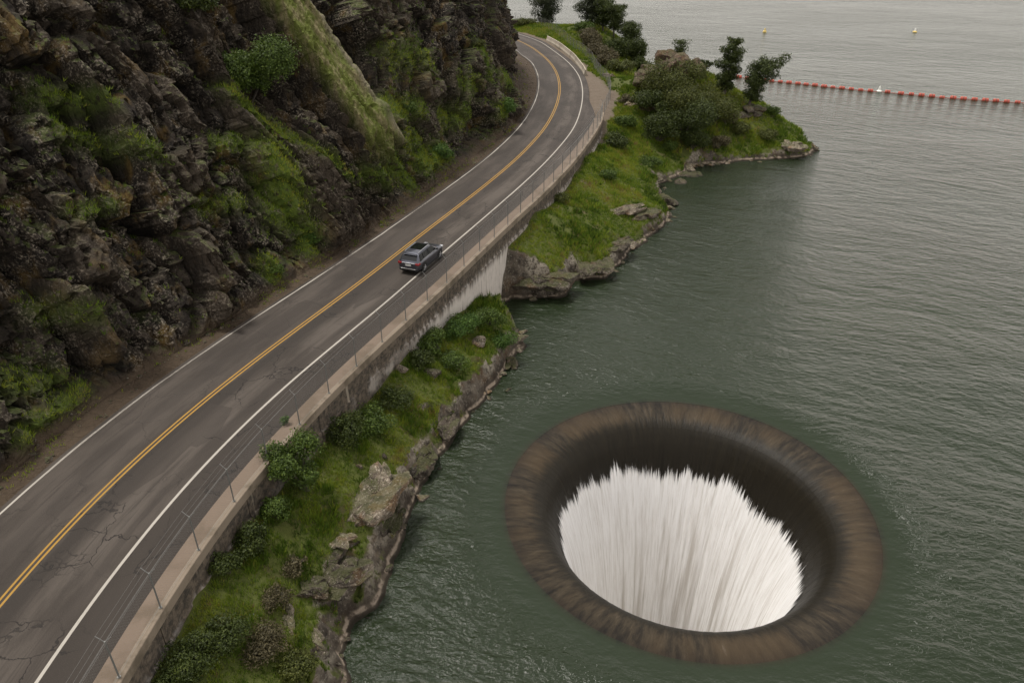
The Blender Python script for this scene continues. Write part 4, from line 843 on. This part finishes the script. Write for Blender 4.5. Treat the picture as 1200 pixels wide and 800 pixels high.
# ================================================================== fences, barrier
def fence(label, idx_pts, base_z, name='chain_link_fence', arms=True, h=2.05, step=3.3, start=.0, wires=True):
    P = np.asarray(idx_pts, float); s = arclen(P); T_, N_ = normals(P); f = tag(empty(name, (0, 0, 0)), label, 'fence')
    zb = np.broadcast_to(base_z, len(P))
    def pt(t): return np.array([np.interp(t, s, P[:, 0]), np.interp(t, s, P[:, 1]), np.interp(t, s, zb)])
    def nm(t): v = np.array([np.interp(t, s, N_[:, 0]), np.interp(t, s, N_[:, 1]), 0]); return v/np.linalg.norm(v)
    ts = np.arange(start, s[-1], step)
    for t in ts:
        b = pt(t); q = MB().tube([b + (0, 0, -.05), b + (0, 0, h)], .034, 8).tube([b + (0, 0, -.01), b + (0, 0, .03)], .075, 8).build('post', M['steel'], f)
        if arms:
            for sd in (-1, 1): n = nm(t)*sd; MB().tube([b + (0, 0, h - .04), b + n*.30 + (0, 0, h + .27)], .018, 5).build('barb_arm', M['steel'], q)
    w = MB(); tt = np.arange(ts[0], ts[-1] + .01, .55)
    for hz in ((h - .03, .08) if wires else (h - .03,)): w.tube([pt(t) + (0, 0, hz) for t in tt], .007, 4)
    if arms:
        for sd in (-1, 1):
            for q in (.13, .28): w.tube([pt(t) + nm(t)*sd*q + (0, 0, h + q*.95 - .02*math.sin(math.pi*((t - start) % step)/step)) for t in tt], .006, 3)
    w.build('tension_wire', M['wire'], f)
    Vs = []; pitch = .15; t0 = ts[0]
    while t0 < ts[-1]:
        for d in (1, -1):
            t1 = t0 + d*(h - .15); a = np.clip(t0, ts[0], ts[-1]); c = np.clip(t1, ts[0], ts[-1])
            if abs(c - a) < .05: continue
            za = .1; zc = .1 + abs(c - a)*1.0; A = pt(a) + (0, 0, za); C = pt(c) + (0, 0, min(zc, h - .05)); n = nm(a)*.0018; k = np.array([0, 0, .0018])
            for Q in (A, C): Vs += [Q + n + k, Q - n + k, Q - k*1.4]
        t0 += pitch
    Vs = np.array(Vs); m_ = len(Vs)//6; F = np.array([(0, 1, 4, 3), (1, 2, 5, 4), (2, 0, 3, 5)])
    npmesh('mesh_panel', Vs, (np.arange(m_)[:, None, None]*6 + F[None]).reshape(-1, 4), M['wire'], f); return f
wf = CL[iw] + CN[iw]*(OSO[iw] - .05)[:, None]; s0 = arclen(wf); x, y = at(142, 792, HR + .2)
st0 = float(np.interp(y, wf[:, 1], s0)) % 3.3
fence('tall chain-link fence with angled barbed-wire arms along the outer edge of the pavement', wf, HR + .165, start=st0)
f2 = np.vstack([wf[-1], ats([(716, 112), (713, 98), (704, 88)], HR), ats([(694, 72), (680, 60), (664, 48), (645, 38), (622, 27), (598, 20)], HR)])
f2 = smooth_line(f2, 1.0, 1.6)[2:]
fence('weathered chain-link fence running round the turnout and behind the concrete barrier', f2, np.array([gz(*p) for p in f2]), arms=False, h=1.9, step=3.0)
b0 = smooth_line(ats([(686, 88), (684.5, 84), (672.5, 68.5), (656, 55), (641.5, 47)], HR), 1.0, 1.5); tb, nb_ = normals(b0)
br = tag(empty('concrete_barrier', (0, 0, 0)), 'pale low concrete road barrier on the outside of the far bend', 'barrier')
for k in range(0, len(b0) - 3, 3):
    q = b0[k:k + 4].copy(); d = q[-1] - q[-2]; q[-1] -= d*.03; nn = nb_[k:k + 4]; Vs = []
    for o_, z_ in ((-.30, -.2), (-.30, .08), (-.17, .32), (-.09, .86), (.09, .86), (.17, .32), (.30, .08), (.30, -.2)): Vs.append(np.c_[q + nn*o_, np.full(4, HR + z_)])
    MB().add(np.stack(Vs, 1).reshape(-1, 3), grid_faces(4, 8, True).tolist() + [list(range(8)), list(range(24, 32))]).build('segment', M['barrier'], br)
# ================================================================== float line
def float_at(px, py): p = at(px, py, .12); return (p[0], p[1], .06)
fpx = [(866, 90.5), (876, 91.8), (886, 93), (895, 94), (904.5, 95), (914.5, 96), (924.6, 97), (935, 98), (944.7, 99), (955, 100), (965.7, 101.5), (976, 102.4), (986.7, 103.5), (997.5, 104.6), (1008.6, 105.7), (1020, 106.7),
       (1040, 108), (1055.7, 110), (1068, 110.8), (1079.7, 112), (1092, 113), (1104, 114.3), (1117, 115), (1129, 115.8), (1142, 116.7), (1154.5, 117.6), (1167, 118.5), (1179.6, 119.4), (1192.5, 120), (1205, 121), (1218, 122), (1231, 123)]
FP = np.array([float_at(*q) for q in fpx]); fdir = math.atan2(FP[-1, 1] - FP[0, 1], FP[-1, 0] - FP[0, 0])
fl_up = MB().lathe([(.12, -.50), (.33, -.48), (.38, -.4), (.40, -.16), (.37, 0), (.40, .16), (.38, .4), (.33, .48), (.12, .50)], 16, 'x').build('red_float', M['red'], smooth=True)
me_body = fl_up.data; me_band = MB().lathe([(.30, -.07), (.405, -.05), (.405, .05), (.30, .07)], 16, 'x').build('band', M['float_under'], smooth=True)
band_me = me_band.data; bpy.data.objects.remove(me_band)
ordn = 'first second third fourth fifth sixth seventh eighth ninth tenth eleventh twelfth thirteenth fourteenth fifteenth sixteenth'.split()
for k, p in enumerate(FP):
    o = fl_up if k == 0 else link(fl_up.copy()); o.location = (p[0], p[1], .10 + rng.normal(0, .03)); s = rng.uniform(.9, 1.1); o.scale = (s, s, s); o.rotation_euler = (rng.uniform(0, 6), 0, fdir + rng.normal(0, .12))
    l = ('red barrel float in the line, %s one toward the knoll from the white marker' % ordn[15 - k]) if k < 16 else ('red barrel float in the line, %s one away from the knoll past the white marker' % ordn[k - 16])
    tag(o, l, 'float', 'red floats strung across the lake'); b = link(bpy.data.objects.new('band', band_me), o)
c_ = MB().tube([(p[0], p[1], .07) for p in FP], .055, 5).build('float_cable', M['red'], smooth=True); tag(c_, 'long reddish cable lying on the water and joining the red barrel floats', 'cable')
x, y = at(1030, 107.8, 0); mk = tag(empty('marker_buoy', (x, y, 0)), 'white cone-topped marker buoy standing among the red floats', 'buoy'); mk.scale = (.75, .75, .75)
MB().lathe([(.2, -.4), (.62, -.3), (.66, .25), (.5, .38), (.3, .5)], 20).build('hull', M['buoy_white'], mk, True); MB().lathe([(.3, .48), (.26, .8), (.18, 1.3), (.05, 1.5)], 16).build('cone', M['buoy_white'], mk, True)
x, y = at(1072, 38, 0); mk = tag(empty('marker_buoy', (x, y, 0)), 'small cream marker buoy alone on the open lake beyond the red floats', 'buoy'); mk.scale = (.75, .75, .75)
MB().lathe([(.3, -.4), (.75, -.3), (.8, .2), (.55, .4), (.3, .5)], 20).build('hull', M['buoy_yellow'], mk, True); MB().lathe([(.3, .48), (.24, .8), (.16, 1.2), (.05, 1.4)], 16).build('cone', M['buoy_white'], mk, True)
x, y = at(896, 38, 0); mk = tag(empty('marker_buoy', (x, y, 0)), 'faint yellowish marker buoy far out on the lake above the leaning trees', 'buoy')
MB().lathe([(.3, -.4), (.5, -.3), (.52, .2), (.4, .4), (.3, .5)], 20).build('hull', M['buoy_yellow'], mk, True); MB().lathe([(.25, .48), (.2, .8), (.12, 1.1)], 16).build('cone', M['buoy_yellow'], mk, True)
# ================================================================== the car
ct = Mat('car_paint'); CARP = ct.done(ct.pbr((.095, .100, .122), .30, None, .75, .5, Coat_Weight=.6))
BLK = plain('black_trim', (.012, .012, .013), .5, vary=.1); GLS = plain('tinted_glass', (.006, .007, .008), .06, spec=.6, vary=.05); TYR = plain('rubber', (.014, .014, .014), .85, vary=.1); RIM = plain('alloy', (.34, .34, .35), .35, .8, vary=.1)
TLR = plain('red_lens', (.24, .008, .010), .2, vary=.1); HDL = plain('clear_lens', (.55, .56, .58), .15, vary=.1); CHR = plain('bright_trim', (.62, .62, .62), .25, .8, vary=.05); PLT = plain('plate_white', (.62, .62, .60), .5, vary=.08)
i = sta(58.0); hd = CT[i]; yaw = math.atan2(hd[1], hd[0]); cpos = at(494.5, 302.5, HR + .45)
car = tag(empty('parked_car', (cpos[0], cpos[1], HR + .004), yaw), 'silver-grey sport utility car driving away along the white edge line', 'car'); car.name = 'car'
def loft(secs, n):
    V = [p for s in secs for p in s]; return V, grid_faces(len(secs), n, True).tolist() + [list(range(n)), list(range((len(secs) - 1)*n, len(secs)*n))]
secs = []
for x, zb, zt, w in [(-2.40, .50, .80, .72), (-2.36, .40, .98, .84), (-2.24, .34, 1.08, .91), (-1.9, .25, 1.11, .945), (-1.2, .23, 1.09, .955), (-.3, .23, 1.06, .955), (.6, .23, 1.04, .955), (1.1, .23, 1.03, .95), (1.55, .24, 1.01, .945), (1.95, .27, .96, .92), (2.2, .31, .88, .87), (2.34, .38, .78, .78), (2.40, .46, .70, .68)]:
    h = zt - zb; r = [(w*.84, zb), (w*.97, zb + .10*h), (w, zb + .35*h), (w*1.0, zb + .62*h), (w*.965, zb + .84*h), (w*.90, zt - .02), (w*.55, zt + .02)]
    secs.append([(x, -a, b) for a, b in r] + [(x, a, b) for a, b in r[::-1]])
V, F = loft(secs, 14); bo = MB().add(V, F).build('body', CARP, car, True)
sub = bo.modifiers.new('round', 'SUBSURF'); sub.levels = sub.render_levels = 1
cab = []
for x, w, z in ((-2.28, .80, 1.06), (-2.06, .775, 1.32), (-1.82, .70, 1.56), (-1.55, .665, 1.625), (-.9, .665, 1.66), (-.1, .665, 1.66), (.28, .67, 1.625), (.76, .73, 1.36), (1.32, .80, 1.02)):
    zl = 1.0; wl = .87
    cab.append([(x, -wl, zl), (x, -(w + (wl - w)*.45 if z > 1.3 else w + .05), zl + (z - zl)*.55), (x, -w, z - .035), (x, -w*.82, z + .01), (x, w*.82, z + .01), (x, w, z - .035), (x, (w + (wl - w)*.45 if z > 1.3 else w + .05), zl + (z - zl)*.55), (x, wl, zl)])
V, F = loft(cab, 8); MB().add(V, F).build('cabin', CARP, car, True)
def panel(name, pts, mat, parent=car, th_=.012, n=None):
    pts = [Vector(p) for p in pts]; nn = (pts[1] - pts[0]).cross(pts[2] - pts[0]).normalized() if n is None else Vector(n).normalized(); k = len(pts)
    V = [p + nn*th_ for p in pts] + [p - nn*.03 for p in pts]
    return MB().add(V, [tuple(range(k)), tuple(range(k, 2*k))[::-1]] + [(q, q + k, (q + 1) % k + k, (q + 1) % k) for q in range(k)]).build(name, mat, parent)
for sd in (-1, 1):
    n_ = (0, sd, .28); yb, yt = .875*sd, .705*sd
    for x0, x1, x2, x3 in ((.98, .34, -.42, -.42), (-.52, -.52, -1.28, -1.28), (-1.38, -1.38, -1.72, -1.92)): panel('side_window', [(x0, yb, 1.08), (x1, yt, 1.545), (x2, yt, 1.56), (x3, yb, 1.09)], GLS, n=n_, th_=.02)
    MB().tube([(-1.7, .60*sd, 1.67), (-1.5, .60*sd, 1.705), (0, .60*sd, 1.725), (.2, .60*sd, 1.69)], .022, 6).build('roof_rail', CHR, car, True)
    MB().box(.72, .90, sd*.93, sd*1.10, 1.06, 1.21).build('mirror', BLK, car, False, .03)
    MB().tube([(1.0, .885*sd, 1.055), (-1.0, .895*sd, 1.075), (-1.95, .87*sd, 1.09)], .018, 5).build('window_trim', CHR, car)
    MB().box(-1.25, 1.2, sd*.925, sd*.985, .24, .40).build('sill_trim', BLK, car, False, .02)
    MB().box(-2.37, -2.0, sd*.60, sd*.93, .86, 1.02).build('taillight', TLR, car, False, .03); MB().box(2.02, 2.30, sd*.55, sd*.86, .74, .86).build('headlight', HDL, car, False, .03)
    for xw in (-1.42, 1.42):
        MB().lathe([(.46, -.01), (.46, .012), (.40, .014)], 28, 'y', (xw, sd*.95, .40)).build('wheel_arch', BLK, car)
        w_ = MB().lathe([(.25, -.12), (.35, -.12), (.375, -.08), (.375, .08), (.35, .12), (.25, .12)], 28, 'y', (xw, sd*.875, .375)).build('wheel', TYR, car, True)
        rm = MB().lathe([(.05, .125*sd), (.26, .105*sd)], 24, 'y', (xw, sd*.875, .375))
        for k in range(5): a = k*1.257; rm.tube([(xw, sd*1.0, .375), (xw + .25*math.cos(a), sd*.99, .375 + .25*math.sin(a))], .03, 5)
        rm.build('rim', RIM, w_)
panel('windscreen', [(.36, -.60, 1.61), (1.24, -.72, 1.08), (1.24, .72, 1.08), (.36, .60, 1.61)], GLS, n=(.57, 0, .82), th_=.02)
panel('rear_window', [(-1.88, .60, 1.51), (-2.19, .68, 1.16), (-2.19, -.68, 1.16), (-1.88, -.60, 1.51)], GLS, n=(-.86, 0, .5), th_=.022)
panel('sunroof', [(.16, -.50, 1.668), (.16, .50, 1.668), (-1.0, .50, 1.668), (-1.0, -.50, 1.668)], GLS, n=(0, 0, 1), th_=.018)
MB().box(-2.07, -1.80, -.60, .60, 1.585, 1.625).build('spoiler', CARP, car, False, .015)
MB().box(-2.43, -2.20, -.80, .80, .33, .56).build('rear_bumper', BLK, car, False, .05); MB().box(-2.445, -2.40, -.66, .66, .50, .545).build('bumper_trim', CHR, car, False, .01); MB().box(-2.385, -2.34, -.56, .56, .99, 1.012).build('tailgate_trim', CHR, car, False, .01)
MB().box(-2.41, -2.375, -.26, .26, .76, .89).build('number_plate', PLT, car)
MB().box(2.30, 2.43, -.62, .62, .42, .68).build('grille', BLK, car, False, .03)
# ================================================================== labels for the setting
for nm_, lb, ct_ in [('road', 'two-lane grey asphalt road with double yellow centre line curving along the cliff', 'road'), ('pavement', 'tan concrete walkway strip between the road and the fence', 'pavement'), ('bank', 'grassy rocky bank below the retaining wall nearest the spillway', 'bank'),
    ('headland', 'green rocky land beyond the inlet, with the knoll and the point', 'headland'), ('cliff', 'dark mossy rock cliff rising beside the road', 'cliff'), ('water', 'grey-green rippled lake', 'lake'), ('grass', 'bright and dull green grass growing over the lake banks', 'grass'),
    ('cliff_grass', 'green grass on ledges and at the foot of the dark cliff', 'grass'), ('rubble', 'loose small stones in the dirt along the cliff foot', 'rubble')]:
    tag(bpy.data.objects[nm_], lb, ct_)
# ================================================================== light, sky, camera
SUN_EL, SUN_AZ = math.radians(70), math.radians(-60)  # azimuth from +Y toward +X
sd_ = Vector((math.sin(SUN_AZ)*math.cos(SUN_EL), math.cos(SUN_AZ)*math.cos(SUN_EL), math.sin(SUN_EL)))
sl = bpy.data.lights.new('sun', 'SUN'); sl.energy = 1.42; sl.angle = math.radians(13); sl.color = (1, .955, .89)
so = link(bpy.data.objects.new('sun', sl)); so.rotation_euler = sd_.to_track_quat('Z', 'Y').to_euler(); so.location = (0, 0, 80)
W = bpy.data.worlds.new('World'); SC.world = W; W.use_nodes = True; nt = W.node_tree; nt.nodes.clear()
sky = nt.nodes.new('ShaderNodeTexSky'); sky.sky_type = 'NISHITA'; sky.sun_disc = False; sky.sun_elevation = SUN_EL; sky.sun_rotation = SUN_AZ; sky.altitude = 150; sky.air_density = 2.4; sky.dust_density = 0.3; sky.ozone_density = 1.0
bw = nt.nodes.new('ShaderNodeRGBToBW'); nt.links.new(sky.outputs[0], bw.inputs[0])
tn = nt.nodes.new('ShaderNodeMix'); tn.data_type = 'RGBA'; tn.blend_type = 'MULTIPLY'; tn.inputs[0].default_value = 1; nt.links.new(bw.outputs[0], tn.inputs[6]); tn.inputs[7].default_value = (1.045, .98, .935, 1)
mx = nt.nodes.new('ShaderNodeMix'); mx.data_type = 'RGBA'; mx.inputs[0].default_value = .93; nt.links.new(sky.outputs[0], mx.inputs[6]); nt.links.new(tn.outputs[2], mx.inputs[7])
bg = nt.nodes.new('ShaderNodeBackground'); nt.links.new(mx.outputs[2], bg.inputs[0]); bg.inputs[1].default_value = .112
wo = nt.nodes.new('ShaderNodeOutputWorld'); nt.links.new(bg.outputs[0], wo.inputs[0])
cd = bpy.data.cameras.new('camera'); cd.sensor_width = 36; cd.lens = CF/CW*36; cd.clip_start = .5; cd.clip_end = 20000
co = link(bpy.data.objects.new('camera', cd)); co.location = (0, 0, CAMH); co.rotation_euler = (math.pi/2 - PITCH, 0, 0); SC.camera = co
SC.view_settings.view_transform = 'Standard'; SC.view_settings.look = 'None'; SC.view_settings.exposure = 1.12; SC.view_settings.gamma = 1; SC.view_settings.use_curve_mapping = False
SC.render.engine = 'CYCLES'; SC.cycles.max_bounces = 6; SC.cycles.use_denoising = True
SC.render.resolution_x, SC.render.resolution_y = 1024, 682
